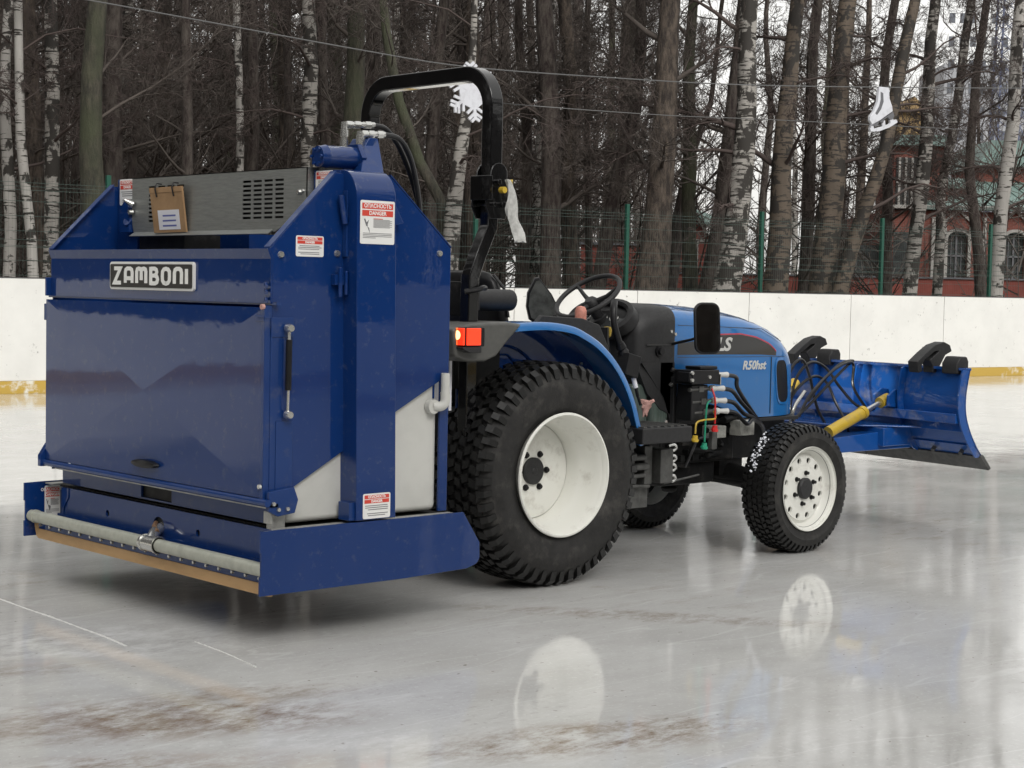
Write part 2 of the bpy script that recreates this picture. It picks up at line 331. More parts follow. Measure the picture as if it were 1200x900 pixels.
b = MB(); b.mi=0; b.cyl((-1.885,-.985,1.27),(-1.887,-.985,1.06),.013,n=14); b.mi=1; b.cyl((-1.887,-.985,1.06),(-1.889,-.985,.97),.006,n=10); b.cyl((-1.885,-.985,1.27),(-1.885,-.985,1.31),.007,n=8)
b.mi=2
for z in (1.318,.958): b.lathe([(0,-.02),(.014,-.02),(.018,-.008),(.018,.01),(0,.012)],(-1.886,-.985,z),14)
b.build('gas_strut', [M['black'], M['steel'], M['steel']], Z)
b = MB()                                                 # latch pins upper right corner of the door
for z in (1.50,1.475,1.44): b.cyl((-1.965,-.93,z),(-1.98,-.955,z-.012),.008,n=8)
b.build('latch', M['navy'], Z)
b = MB(); b.cyl((-1.985,-.945,1.405),(-1.998,-.945,1.405),.012,n=10); b.build('latch_pin', M['pink'], Z)
# bottom lip and lower recessed panel
b = MB(); b.tube([(-1.985,-.99,.594),(-1.985,.985,.594)], .016, 12); b.box((-1.975,-.985,.575),(-1.93,.97,.590)); b.build('bottom_rail', M['navy_worn'], Z, 0)
b = MB(); b.box((-1.945,-.965,.562),(-1.925,.93,.573)); b.build('lower_rail', M['deck'], Z, .001)
b = MB()
for a in (((-1.902,-.90,.49),(-1.89,-.10,.574)),((-1.902,.17,.49),(-1.89,.93,.574)),((-1.902,-.10,.49),(-1.89,.17,.498)),((-1.902,-.10,.562),(-1.89,.17,.574))): b.box(*a)
b.box((-1.905,-.93,.485),(-1.86,-.90,.56)); b.build('lower_panel', M['navy_worn'], Z)
b = MB(); b.box((-1.888,-.3,.485),(-1.872,.3,.572)); b.build('opening', M['grease'], Z)  # dark sheet behind the hole, its colour stands for the shade inside
b = MB(); b.box((-1.93,-.935,.44),(-1.86,-.90,.552)); b.box((-1.945,-.955,.50),(-1.935,-.90,.552)); b.build('corner_post', M['deck'], Z, .002)
# blade housing
tip = [(-2.056,.222),(-2.056,.30),(-2.050,.30),(-2.050,.40),(-2.056,.40),(-2.056,.488),(-1.966,.490),(-.965,.490),(-.865,.345)]+arc(-.905,.285,.042,0,-80,6)+[(-.94,.232),(-1.3,.222)]
for sy in (-1, 1):
    b = MB(); y = 1.044*sy; b.prism(tip, 'y', y, y-sy*.012); b.build('side_plate', M['navy'], Z, .0015)
b = MB(); b.box((-1.945,-1.03,.478),(-.985,-.957,.484)); b.box((-1.945,.957,.478),(-.985,1.03,.484)); b.build('deck', M['deck'], Z)
b = MB(); b.box((-1.90,-.95,.470),(-1.0,.95,.480)); b.build('floor_plate', M['grease'], Z)
def plate_holes(mb, x0, x1, y0, y1, z0, z1, holes):     # rectangle with rectangular-ish holes cut as polygons
    ys = sorted({y0, y1}|{h[0]-h[2] for h in holes}|{h[0]+h[2] for h in holes})
    for a, c in zip(ys[:-1], ys[1:]):
        hs = [h for h in holes if a >= h[0]-h[2]-1e-6 and c <= h[0]+h[2]+1e-6]
        if not hs: mb.box((x0,a,z0),(x1,c,z1)); continue
        h = hs[0]; n = 12                              # round hole strip
        for s_ in (1, -1):
            pl = [(h[0]-h[2], h[1])]+[(h[0]-h[2]*cos(pi*i/n), h[1]+s_*h[3]*sin(pi*i/n)) for i in range(1, n)]+[(h[0]+h[2], h[1])]
            zz = z1 if s_ > 0 else z0
            mb.prism(pl+[(h[0]+h[2], zz), (h[0]-h[2], zz)], 'x', x0, x1)
b = MB(); plate_holes(b, -1.935, -1.925, -1.03, .865, .345, .476, [(.422,.395,.016,.016),(-.377,.395,.016,.016),(-.045,.39,.048,.040)])
b.box((-1.945,-1.03,.300),(-1.925,.90,.345)); b.box((-1.925,.853,.302),(-1.80,.865,.474)); b.prism([(-1.935,.345),(-1.985,.30),(-1.985,.292),(-1.925,.292)], 'x', 0, .0001) if False else None
b.build('rear_beam', M['navy'], Z)
b = MB(); b.box((-1.922,-1.0,.30),(-1.90,.85,.475)); b.build('beam_backing', M['grease'], Z)
b = MB(); b.prism([(.80,.475),(.868,.475),(.868,.30),(.855,.30),(.845,.38),(.80,.43)], 'x', -1.940,-1.937); b.build('beam_gusset', M['navy'], Z)
b = MB(); b.box((-2.0,-1.03,.262),(-1.99,1.03,.302)); b.box((-1.99,-1.03,.292),(-1.93,1.03,.300)); b.build('clamp_bar', M['navy'], Z, .001)
for i in range(20):
    b = MB(); bolt(b, (-2.0, .965-i*.1015, .282), (-1,0,0), .009, .010, 8); b.build('bolt', M['steel'], Z)
b = MB(); b.box((-2.004,-1.032,.214),(-1.985,.985,.262)); b.prism([(.985,.262),(.985,.214),(1.005,.222),(1.025,.27),(1.03,.335),(1.0,.335),(.985,.30)], 'x', -2.004,-1.99)
b.build('squeegee_blade', M['tan'], Z)
b = MB(); b.tube([(-2.022,1.02,.325),(-2.022,-1.032,.325)], .029, 20); b.mi=1; b.tube([(-2.022,.985,.325),(-2.022,.965,.325)], .033, 20)
pipe = b.build('water_pipe', [M['pipe'], M['pipe']], Z)
b = MB(); b.tube([(-2.022,-.07,.325),(-2.022,-.195,.325)], .036, 20); b.tube([(-2.022,-.07,.325),(-2.022,-.085,.325)], .040, 20); b.tube([(-2.022,-.18,.325),(-2.022,-.195,.325)], .040, 20)
b.tube([(-2.02,-.12,.335),(-1.98,-.09,.370),(-1.92,-.06,.385)], .026, 14); b.build('pipe_tee', M['steel'], pipe)
b = MB(); b.tube([(-1.985,-.115,.372),(-1.975,-.075,.395),(-1.94,-.03,.40)], .012, 8); b.build('pipe_clamp', M['mud'], pipe)
# chute on the right side
prof = [(-.90,.497),(-1.05,.497),(-1.05,1.86)]+[(-.95-.10*cos(radians(a)), 1.86+.13*sin(radians(a))) for a in range(9, 90, 9)]+[(-.95,1.99),(-.70,1.995),(-.70,1.70),(-.90,1.70)]
b = MB()
def xs(z, e): return (-1.573 if e == 0 else -1.360)+(-.0148 if e == 0 else -.0175)*(z-.5)
n = len(prof); vs = [(xs(z,0), y, z) for y, z in prof]+[(xs(z,1), y, z) for y, z in prof]
b.add(vs, [tuple(range(n)), tuple(range(2*n-1, n-1, -1))]+[(i, (i+1) % n, (i+1) % n+n, i+n) for i in range(n)])
chute = b.build('elevator_chute', M['navy'], Z, .003)
b = MB(); b.box((-1.60,-1.035,.497),(-1.565,-.957,.575)); b.prism([(-.957,1.60),(-1.02,1.60),(-1.02,1.86),(-.957,1.94)], 'x', -1.655, -1.640) if False else None
b.box((-1.598,-.985,1.62),(-1.585,-.957,1.90)); b.build('chute_flange', M['navy_worn'], Z, .002)
b = MB(); b.prism([(-1.372,1.80),(-1.375,1.90),(-1.30,1.775),(-1.34,1.765)], 'y', -1.0, -.957); b.build('chute_gusset', M['navy_worn'], Z, .002)
b = MB(); b.box((-1.655,-.985,1.50),(-1.60,-.957,1.545)); b.cyl((-1.63,-.99,1.575),(-1.63,-.99,1.45),.010,n=10); b.cyl((-1.60,-.99,1.56),(-1.60,-.99,1.46),.009,n=10); b.cyl((-1.628,-.985,1.88),(-1.605,-.985,1.76),.014,n=10)
b.build('toggle_latch', M['navy'], Z, .002)
# top hood wedge, motor, fittings and hoses
b = MB()
lo = [(-1.46,-.90,1.99),(-1.335,-.90,1.99),(-1.20,-.64,1.99),(-1.42,-.64,1.99)]; hi = [(-1.352,-.79,2.150),(-1.285,-.79,2.152),(-1.285,-.69,2.152),(-1.352,-.69,2.150)]
b.add(lo+hi, [(0,1,2,3),(7,6,5,4),(0,4,5,1),(1,5,6,2),(2,6,7,3),(3,7,4,0)])
b.prism([(-1.40,1.995),(-1.50,1.995),(-1.375,2.115),(-1.352,2.15),(-1.31,2.15)], 'y', -.815, -.805)
b.build('top_wedge', M['navy_worn'], Z, .003)
b = MB(); b.tube([(-1.62,-.80,2.052),(-1.585,-.80,2.052),(-1.58,-.80,2.052),(-1.40,-.80,2.055)], [.044,.052,.050,.050], 24); b.cyl((-1.43,-.80,2.055),(-1.405,-.80,2.056),.068,n=6)
for k in range(6): b.cyl((-1.622,-.80+.034*cos(k*pi/3),2.052+.034*sin(k*pi/3)),(-1.632,-.80+.034*cos(k*pi/3),2.052+.034*sin(k*pi/3)),.008,n=6)
b.build('hydraulic_motor', M['navy'], Z)
b = MB(); b.cyl((-1.565,-.80,2.0),(-1.545,-.80,2.0),.012); b.cyl((-1.60,-.80,2.0),(-1.50,-.80,1.998),.016,n=8); b.build('motor_base', M['greymach'], Z)
b = MB()
for pth in ([(-1.435,-.74,2.09),(-1.435,-.74,2.205),(-1.27,-.74,2.215)], [(-1.385,-.79,2.09),(-1.385,-.79,2.165),(-1.25,-.79,2.172)]):
    p0, p1, p2 = [Vector(p) for p in pth]; b.cyl(p0, p1+Vector((0,0,.012)), .013, n=14); b.cyl(p1, p2, .013, n=14)
    for t in (.15,.55): q = p0.lerp(p1,t); b.cyl(q, q+Vector((0,0,.03)), .018, n=6)
    for t in (.05,.32,.68): q = p1.lerp(p2,t); b.cyl(q, q+Vector((.03,0,.001)), .018, n=6)
b.build('hose_fitting', M['steel'], Z)
def curve(pts, n=10):                        # Catmull-Rom through points
    P = [Vector(p) for p in pts]; P = [P[0]*2-P[1]]+P+[P[-1]*2-P[-2]]; out = []
    for i in range(1, len(P)-2):
        for k in range(n):
            t = k/n; a, b_, c, d = P[i-1:i+3]
            out.append(.5*((2*b_)+(c-a)*t+(2*a-5*b_+4*c-d)*t*t+(3*b_-a-3*c+d)*t**3))
    return out+[P[-2]]
for pts in ([(-1.275,-.74,2.214),(-1.20,-.74,2.20),(-1.12,-.74,2.12),(-1.05,-.74,1.99),(-.995,-.74,1.83),(-.96,-.72,1.66),(-.93,-.70,1.45)],
            [(-1.255,-.79,2.172),(-1.17,-.79,2.16),(-1.11,-.79,2.10),(-1.06,-.78,1.99),(-1.03,-.78,1.83),(-1.0,-.75,1.66),(-.96,-.72,1.45)]):
    b = MB(); b.tube(curve(pts), .0125, 10); b.build('hydraulic_hose', M['hose'], Z)
# galvanized conveyor cover with slots
def slotted(mb, x0, x1, ya, yb, za, zb, ncol, nrow, fw=.78, fh=.5):
    cw = (yb-ya)/ncol; rh = (zb-za)/nrow
    for i in range(ncol): 
        a = ya+i*cw; mb.box((x0,a+cw*fw,za),(x1,a+cw,zb))
        for j in range(nrow): z = za+j*rh; mb.box((x0+.0002,a,z+rh*fh),(x1-.0002,a+cw*fw,z+rh))
b = MB(); x0,x1=-1.634,-1.630
slotted(b, x0, x1, -.570,-.228,1.790,1.974, 4, 9); slotted(b, x0, x1, .255,.597,1.790,1.974, 4, 9)
T = lambda y: 2.008
b.box((x0,-.744,1.974),(x1,.737,2.008)); b.box((x0,-.228,1.79),(x1,.255,1.974)); b.box((x0,.597,1.79),(x1,.737,1.974)); b.box((x0,-.744,1.86),(x1,-.570,1.974))
b.prism([(-.744,1.86),(-.570,1.86),(-.570,1.79),(-.655,1.79)], 'x', x0, x1)
b.prism([(-.655,1.79),(.737,1.79),(.72,1.738),(-.50,1.730)], 'x', x0, x1)
b.box((x0,-.744,2.004),(x1+.12,.737,2.008)); b.box((x0,-.744,1.88),(x1+.12,-.740,2.004))
b.prism([(x0,1.742),(x0-.03,1.722),(x0-.028,1.719),(x0+.003,1.738)], 'y', -.49, .715)
b.build('conveyor_cover', M['galv'], Z)
b = MB(); b.box((-1.60,-.70,1.77),(-1.59,.70,1.99)); b.box((-1.60,.30,1.66),(-1.40,.72,1.73)); b.build('slot_shade_backing', M['grease'], Z)  # dark sheet added behind the slots, its colour giving their shade
b = MB(); bolt(b, (-1.634,-.70,1.90), (-1,0,0), .014,.02); bolt(b, (-1.634,-.718,1.905), (-1,0,0), .009,.01); b.cyl((-1.64,.725,1.88),(-1.68,.735,1.90),.02,.008,10); bolt(b, (-1.64,.725,1.84), (-1,0,0), .014,.02); b.build('wing_bolt', M['steel'], Z)
b = MB(); b.tube([(-1.60,.80,1.86),(-1.64,.80,1.86)], .035, 12); b.tube([(-1.60,.77,1.78),(-1.65,.76,1.80)], .028, 10); b.box((-1.65,.74,1.74),(-1.60,.83,1.84)); b.build('cover_hinge', M['navy'], Z, .004)
# pvc drain elbow
b = MB(); b.cyl((-1.035,-.985,1.115),(-1.035,-.985,1.02),.020,n=18); b.tube(curve([(-1.035,-.985,1.03),(-1.035,-.985,.99),(-1.05,-.98,.968),(-1.08,-.96,.965)],6), .022, 16); b.tube([(-1.085,-.972,.965),(-1.085,-.94,.965)], .032, 18)
b.build('drain_elbow', M['poly'], Z)
# rear name sign
b = MB(); cy, cz = -.014, 1.5245; w, h = .73, .128
def rrect(w, h, r, n=5, c=(0,0)):
    return [(c[0]+sx*(w/2-r)+r*cos(radians(a0+90*i/n)), c[1]+sz*(h/2-r)+r*sin(radians(a0+90*i/n))) for sx, sz, a0 in ((1,1,0),(-1,1,90),(-1,-1,180),(1,-1,270)) for i in range(n+1)]
b.prism(rrect(w, h, .016, c=(cy, cz)), 'x', -1.970, -1.958); sign = b.build('name_sign', M['white'], Z, .001)
b = MB(); b.prism(rrect(w-.022, h-.022, .008, c=(cy, cz)), 'x', -1.974, -1.9702); b.build('sign_face', M['signblack'], sign)
# letters in the rounded, squarish style of the badge: strokes as ribbons
ZC = [0]
def strokes(mb, segs, mtx, w, d):
    for pl in segs:
        ZC[0] += 1; dd = d+.00012*(ZC[0] % 7)
        P = [Vector((p[0], p[1])) for p in pl]; n = len(P); Lf = []; Rg = []
        for i, p in enumerate(P):
            t0 = (P[i]-P[i-1]).normalized() if i else (P[1]-P[0]).normalized(); t1 = (P[i+1]-P[i]).normalized() if i < n-1 else t0
            m = (Vector((-t0.y, t0.x))+Vector((-t1.y, t1.x))).normalized(); k = (w/2)/max(.45, m.dot(Vector((-t1.y, t1.x))))
            Lf.append(p+m*k); Rg.append(p-m*k)
        vs = [mtx@Vector((q.x, q.y, z)) for q0, q1 in zip(Lf, Rg) for q, z in ((q0,0),(q0,dd),(q1,dd),(q1,0))]
        mb.add(vs, [(4*i+j, 4*i+(j+1)%4, 4*i+4+(j+1)%4, 4*i+4+j) for i in range(n-1) for j in range(4)]+[(0,1,2,3),(4*n-1,4*n-2,4*n-3,4*n-4)])
def rd(x0,y0,x1,y1,r,which):                              # rounded corners polyline helpers
    pass
L = {
 'Z': [[(0,1),(.62,1),(0.02,0),(.68,0)]],
 'A': [[(0,0),(0,.72),(.06,.92),(.2,1),(.48,1),(.62,.92),(.68,.72),(.68,0)], [(0,.32),(.68,.32)]],
 'M': [[(0,0),(0,.78),(.06,.95),(.2,1),(.34,.97),(.45,.85),(.45,.2)], [(.45,.85),(.56,.97),(.70,1),(.84,.95),(.9,.78),(.9,0)]],
 'B': [[(.03,1.12),(.03,-.12)],[(.03,1),(.40,1),(.54,.93),(.60,.77),(.54,.62),(.40,.54)],[(.10,.53),(.44,.53),(.62,.44),(.68,.27),(.62,.08),(.44,0),(.03,0)]],
 'O': [[(.34,0),(.14,.05),(.02,.2),(0,.5),(.02,.8),(.14,.95),(.34,1),(.54,.95),(.66,.8),(.68,.5),(.66,.2),(.54,.05),(.34,0),(.30,0)]],
 'N': [[(0,0),(0,.72),(.06,.92),(.2,1),(.46,1),(.60,.92),(.66,.72),(.66,0)]],
 'I': [[(0,0),(0,1)]]}
mtx = REAR((-1.9745, cy+.315, cz-.033)); b = MB(); xx = 0
for chh in 'ZAMBONI':
    wd = max(p[0] for s_ in L[chh] for p in s_)
    strokes(b, [[((xx+p[0]*.92)*.074, p[1]*.066) for p in s_] for s_ in L[chh]], mtx, .0182, .0015); xx += wd*.92+.42
sc = .630/(xx*.074-.42*.074)
yc = cy+.315
b.v = [(p[0], yc-(yc-p[1])*sc, p[2]) for p in b.v]
b.build('lettering', M['letter'], sign, recalc=True, smooth=0)
# warning labels
def label(c, w, h, fr, big=False, par=Z, mark=False):
    b = MB(); mt = fr(c)
    def quad(x0, y0, x1, y1, z, d=.0005):
        vs = [mt@Vector(p) for p in ((x0,y0,z),(x1,y0,z),(x1,y1,z),(x0,y1,z),(x0,y0,z+d),(x1,y0,z+d),(x1,y1,z+d),(x0,y1,z+d))]
        b.add(vs, [(0,3,2,1),(4,5,6,7),(0,1,5,4),(1,2,6,5),(2,3,7,6),(3,0,4,7)])
    ring = [mt@Vector((p[0], p[1], z)) for z in (0, .0012) for p in rrect(w, h, .008)]; n = len(ring)//2
    b.add(ring, [tuple(range(n-1,-1,-1)), tuple(range(n,2*n))]+[(k,(k+1)%n,(k+1)%n+n,k+n) for k in range(n)])
    b.mi = 1; x = w/2*.90
    bh = h*.15 if not big else h*.135
    quad(-x, h/2-h*.06-bh, x, h/2-h*.06, .0014); quad(-x, h/2-h*.09-2*bh, x, h/2-h*.09-bh, .0014)
    b.mi = 2; rng = random.Random(int(w*1e4)+int(h*1e4))
    if big:
        for i in range(9): quad(-w*.12, h*.055-i*h*.022, w*rng.uniform(.33,.43), h*.065-i*h*.022, .0014)
        for i in range(4): quad(-w*.42, -h*.26-i*h*.035, w*(.42 if i<3 else -.05), -h*.247-i*h*.035, .0014)
        for a in range(5): 
            vs = [mt@Vector(p) for p in ((-w*.36+a*.007,-h*.0-a*.008,.0014),(-w*.33+a*.006,-h*.02-a*.01,.0014),(-w*.25+a*.002,h*.06-a*.02,.0014),(-w*.30,-h*.10,.0014))]
            b.add(vs, [(0,1,2,3)]) if a in (0,3) else None
        b.add([mt@Vector(p) for p in ((-w*.40,h*.07,.0018),(-w*.36,h*.08,.0018),(-w*.28,-h*.10,.0018),(-w*.33,-h*.09,.0018))], [(0,1,2,3)])
        b.mi = 1; quad(-w*.12, h*.075, w*.15, h*.09, .0014)
    else:
        for i in range(6):
            if i == 3: continue
            z = h/2-h*.12-2*bh-h*.05-i*h*.078; quad(-w*rng.uniform(.3,.42), z-h*.03, w*rng.uniform(.3,.42), z, .0014)
    o = b.build('warning_label', [M['white'], M['red'], M['print']], par, smooth=0)
    fs = bh*.92
    text('ОПАСНОСТЬ', fs, .0002, mt@Matrix.Translation((0, h/2-h*.06-bh/2, .0022)), M['letter'], o, bold=.0006)
    text('DANGER', fs, .0002, mt@Matrix.Translation((0, h/2-h*.09-bh*1.5, .0022)), M['letter'], o, bold=.0006)
    return o
label((-1.766,-.9555,1.660), .142, .087, SIDE)
label((-1.484,-1.0505,1.769), .184, .184, SIDE, True)
label((-1.4655,-1.0505,.556), .148, .108, SIDE)
label((-1.6005,.842,1.945), .15, .13, REAR)
label((-1.6005,-.826,1.945), .125, .09, REAR)
label((-1.905,1.0315,.388), .085, .160, SIDE, True)
# cardboard clipboard hung on the cover
K = thing('cardboard_folder', 'brown cardboard folder with white note hooked on the grey slotted cover', 'folder', (-1.65, .36, 1.73))
b = MB(); mt = frame((-1.655,.352,1.848), (.04,-1,.01), (-.10,.05,1))
b.box((-.137,-.112,0),(.137,.105,.010), mt); b.box((-.137,.080,.0105),(.137,.1055,.0125), mt); b.build('board', M['card'], K, .001)
b = MB(); b.box((-.085,-.098,.0102),(.095,-.004,.0112), mt); pp = b.build('paper_note', M['paper'], K)
b = MB()
for i in range(3): b.box((-.045-.003*i,-.035-.024*i,.0114),(.065,-.027-.024*i,.0116), mt)
b.build('printing', M['blueprint'], pp)
b = MB()
for x in (-.075,.07): b.tube([mt@Vector((x,.06,.014)), mt@Vector((x,.10,.02)), mt@Vector((x,.125,.006)), mt@Vector((x,.12,-.02))], .0035, 6)
b.build('hook', M['black'], K)
# ================================================================== tractor
T_ = thing('compact_tractor', 'blue open compact tractor with white wheel rims and black roll bar standing on the ice', 'tractor', (.9, 0, 0))
def wheel(cx, y, sgn, R, rr, W, kind):
    """sgn -1: outer face towards -Y. y = outer rim plane."""
    par = thing_part('wheel', (cx, 0, 0))
def tyre(cx, yo, s, R, rr, W, rows, N, name='tyre', front=False):
    # t measured outward->inward along s ; lathe axis y. s=-1 outer side is -Y
    cy = yo - s*W*.5
    def Y(t): return s*(-t)            # placeholder
    b = MB(); h = W/2; d = .025 if not front else .014
    Rt = R-d
    prof = [(rr-.012, h*.72), (rr+.004, h*.86), (rr+.02, h*.90), (rr+.05, h*.97), (rr+(R-rr)*.45, h*1.04), (rr+(R-rr)*.70, h*1.0), (Rt-.035, h*.93), (Rt-.012, h*.82), (Rt, h*.62), (Rt+.003, 0)]
    full = prof+[(r, -t) for r, t in reversed(prof[:-1])]
    b.lathe(full, (cx, cy, R), 120)
    # sidewall rings
    for r_ in (rr+.03, rr+(R-rr)*.62): b.lathe([(r_-.004, h*1.01*.985 if r_ > rr+.1 else h*.925), (r_, h*(1.045 if r_ > rr+.1 else .96)), (r_+.004, h*1.01*.985 if r_ > rr+.1 else h*.925)], (cx, cy, R), 120)
    # with s=+1 mirrored in y: geometry symmetric so nothing to do
    b.mi = 1; rng = random.Random(5)
    def block(a0, a1, t0, t1, r0, r1, sk=0, r0b=None, r1b=None):
        # wedge block between angles a0..a1 and widths t0..t1 ; sk skews the second edge
        vs = []
        for (r, ins) in ((r0, 0), (r1, .12)):
            da = (a1-a0)*ins/2; dt = (t1-t0)*ins/2
            for (a, t) in ((a0+da, t0+dt), (a1-da, t0+dt), (a1-da+sk, t1-dt), (a0+da+sk, t1-dt)):
                rad = r-(0 if abs(t) < h*.72 else (abs(t)/h-.72)*.16*(W/.4))
                vs.append((cx+rad*cos(a), cy+t, R+rad*sin(a)))
        b.add(vs, [(0,3,2,1),(4,5,6,7),(0,1,5,4),(1,2,6,5),(2,3,7,6),(3,0,4,7)])
    for row in range(rows):
        t0 = -h*.80+row*(1.6*h/rows); t1 = t0+1.6*h/rows*.80
        for k in range(N):
            a = 2*pi*(k+(row % 2)*.5)/N; wd = 2*pi/N*.66; sk = (.18 if (row//1) % 2 else -.18)*2*pi/N
            block(a, a+wd, t0, t1, Rt-.006, R, sk)
            if not front: block(a+wd*.2, a+wd*.5, t0+(t1-t0)*.86, t1+(1.6*h/rows)*.12, Rt-.006, R-.003, 0)
    for sd in (-1, 1):                  # shoulder lugs wrapping to the sidewall
        for k in range(N):
            a = 2*pi*(k+(.25 if sd > 0 else .75))/N; wd = 2*pi/N*(.56 if k % 2 else .48)
            vs = []
            for (r, t) in ((Rt-.01, h*.78), (Rt-.05, h*.92), (Rt-.055, h*1.02), (R-.030, h*.975), (R-.006, h*.82)):
                for aa in (a, a+wd): vs.append((cx+r*cos(aa), cy+sd*t, R+r*sin(aa)))
            b.add(vs, [(0,1,3,2),(2,3,5,4),(4,5,7,6),(6,7,9,8),(8,9,1,0),(0,2,4,6,8),(1,9,7,5,3)])
    return b
def make_wheel(cx, yo, s, rear):
    w = bpy.data.objects.new('wheel', None); COL.objects.link(w); w.parent = T_; w.empty_display_size = .2; ORG[w.name] = Vector((cx, yo, 0))
    w.location = Vector((cx, yo, 0))-ORG[T_.name]
    o = -s                              # +t direction goes inward
    if rear:
        R, rr, W = .568, .30, .40
        tb = tyre(cx, yo-.010*s*-1*-1, s, R, rr, W, 6, 52)
        tb.build('tyre', [M['rubber'], M['tread']], w, smooth=32)
        b = MB(); pr = [(.312,0),(.316,.006),(.313,.014),(.300,.018),(.292,.030),(.286,.060),(.280,.075),(.276,.14),(.262,.155),(.256,.20),(.2465,.238),(.2465,.262),(.243,.262),(.243,.246),(.236,.243),(.10,.246),(.0,.246)]
        b.lathe([(r, o*t) for r, t in pr], (cx, yo, R), 96)
        b.lathe([(r, o*t) for r, t in [(.312,0),(.304,-.002),(.296,.012),(.292,.03)]], (cx, yo, R), 96)
        b.lathe([(.312,o*.37),(.29,o*.33),(.26,o*.30),(.24,o*.26)], (cx, yo, R), 64)
        rim = b.build('rim', M['rim'], w, smooth=40)
        f = yo+o*.245
        b = MB(); b.lathe([(.2462,o*.2605),(.2432,o*.2605)], (cx, yo, R), 64); b.build('rim_groove', M['black'], rim)
        b = MB(); b.lathe([(.070,0),(.070,-o*.012),(.064,-o*.018),(.02,-o*.019),(.015,-o*.024),(.0,-o*.024)], (cx, f, R), 40); hub = b.build('hub', M['cowl'], w)
        for k in range(6):
            a = 2*pi*k/6; p = (cx+.096*cos(a), f, R+.096*sin(a)); b = MB(); b.cyl(p, (p[0], p[1]-o*.006, p[2]), .017, n=16); b.cyl(p, (p[0], p[1]-o*.018, p[2]), .011, n=6); b.build('wheel_nut', M['black'], w)
    else:
        R, rr, W = .373, .235, .235
        tb = tyre(cx, yo, s, R, rr, W, 5, 56, front=True)
        tb.build('tyre', [M['rubber'], M['tread']], w, smooth=32)
        b = MB(); prof = [(.244,0),(.247,.006),(.243,.012),(.232,.014),(.226,.022),(.222,.055),(.205,.072),(.196,.066),(.188,.058)]
        b.lathe([(r, o*t) for r, t in prof], (cx, yo, R), 96)
        # face ring with round holes
        n = 96; NH = 12; yf = yo+o*.056; yb = yf+o*.006
        for i in range(NH):
            a0 = 2*pi*i/NH; a1 = 2*pi*(i+1)/NH; am = (a0+a1)/2; rc, rh = .165, .0185
            outer = []; m_ = 4
            outer += [(.188*cos(a0+(a1-a0)*k/m_), .188*sin(a0+(a1-a0)*k/m_)) for k in range(m_+1)]
            outer += [(rc*cos(a1), rc*sin(a1))]
            outer += [(.128*cos(a1-(a1-a0)*k/m_), .128*sin(a1-(a1-a0)*k/m_)) for k in range(m_+1)]
            outer += [(rc*cos(a0), rc*sin(a0))]
            cxh, czh = rc*cos(am), rc*sin(am); vs = []
            for (x, z) in outer:
                an = math.atan2(z-czh, x-cxh); vs.append((cx+x, yf, R+z)); vs.append((cx+cxh+rh*cos(an), yf, R+czh+rh*sin(an))); vs.append((cx+cxh+rh*.9*cos(an), yf+o*.012, R+czh+rh*.9*sin(an)))
            k = len(outer); b.add(vs, [(3*j, 3*((j+1) % k), 3*((j+1) % k)+1, 3*j+1) for j in range(k)]+[(3*j+1, 3*((j+1) % k)+1, 3*((j+1) % k)+2, 3*j+2) for j in range(k)])
        b.lathe([(.128,0),(.105,-o*.004),(.0,-o*.004)], (cx, yf, R), 64)
        b.lathe([(.244,o*.205),(.225,o*.19),(.22,o*.10),(.205,o*.072)], (cx, yo, R), 64)
        b.build('rim', M['rim'], w, smooth=40, recalc=False)
        b = MB(); b.lathe([(.16,o*.09),(.205,o*.08),(.12,o*.10),(0,o*.10)], (cx, yo, R), 40); b.build('brake_drum', M['grease'], w)
        b = MB(); b.lathe([(.062,0),(.062,-o*.016),(.052,-o*.024),(.0,-o*.024)], (cx, yf-o*.004, R), 36); b.build('hub', M['cowl'], w)
        for k in range(6):
            a = 2*pi*(k+.35)/6; p = (cx+.090*cos(a), yf-o*.004, R+.090*sin(a)); b = MB(); b.cyl(p, (p[0], p[1]-o*.006, p[2]), .014, n=14); b.cyl(p, (p[0], p[1]-o*.022, p[2]), .010, n=6); b.build('wheel_nut', M['black'], w)
    return w
w1 = make_wheel(0, -.7075, -1, True); w2 = make_wheel(0, .7075, 1, True)
w3 = make_wheel(1.9655, -.728, -1, False); w4 = make_wheel(1.9655, .728, 1, False)
# snow packed on the front right tyre tread
b = MB(); rng = random.Random(3)
for i in range(70):
    a = radians(rng.uniform(118, 163)); t = rng.uniform(-.535, -.60); r = .369+.004; s_ = rng.uniform(.004, .013)
    t += (a-radians(140))*-.02
    c = Vector((1.9655+r*cos(a), t, .369+r*sin(a)))
    vs = [c+Vector(d)*s_*rng.uniform(.6, 1.3) for d in ((1,0,0),(0,1,0),(-1,0,0),(0,-1,0),(0,0,.8),(0,0,-.8))]
    b.add(vs, [(0,1,4),(1,2,4),(2,3,4),(3,0,4),(1,0,5),(2,1,5),(3,2,5),(0,3,5)])
b.build('packed_snow', M['snow'], w3, smooth=80)
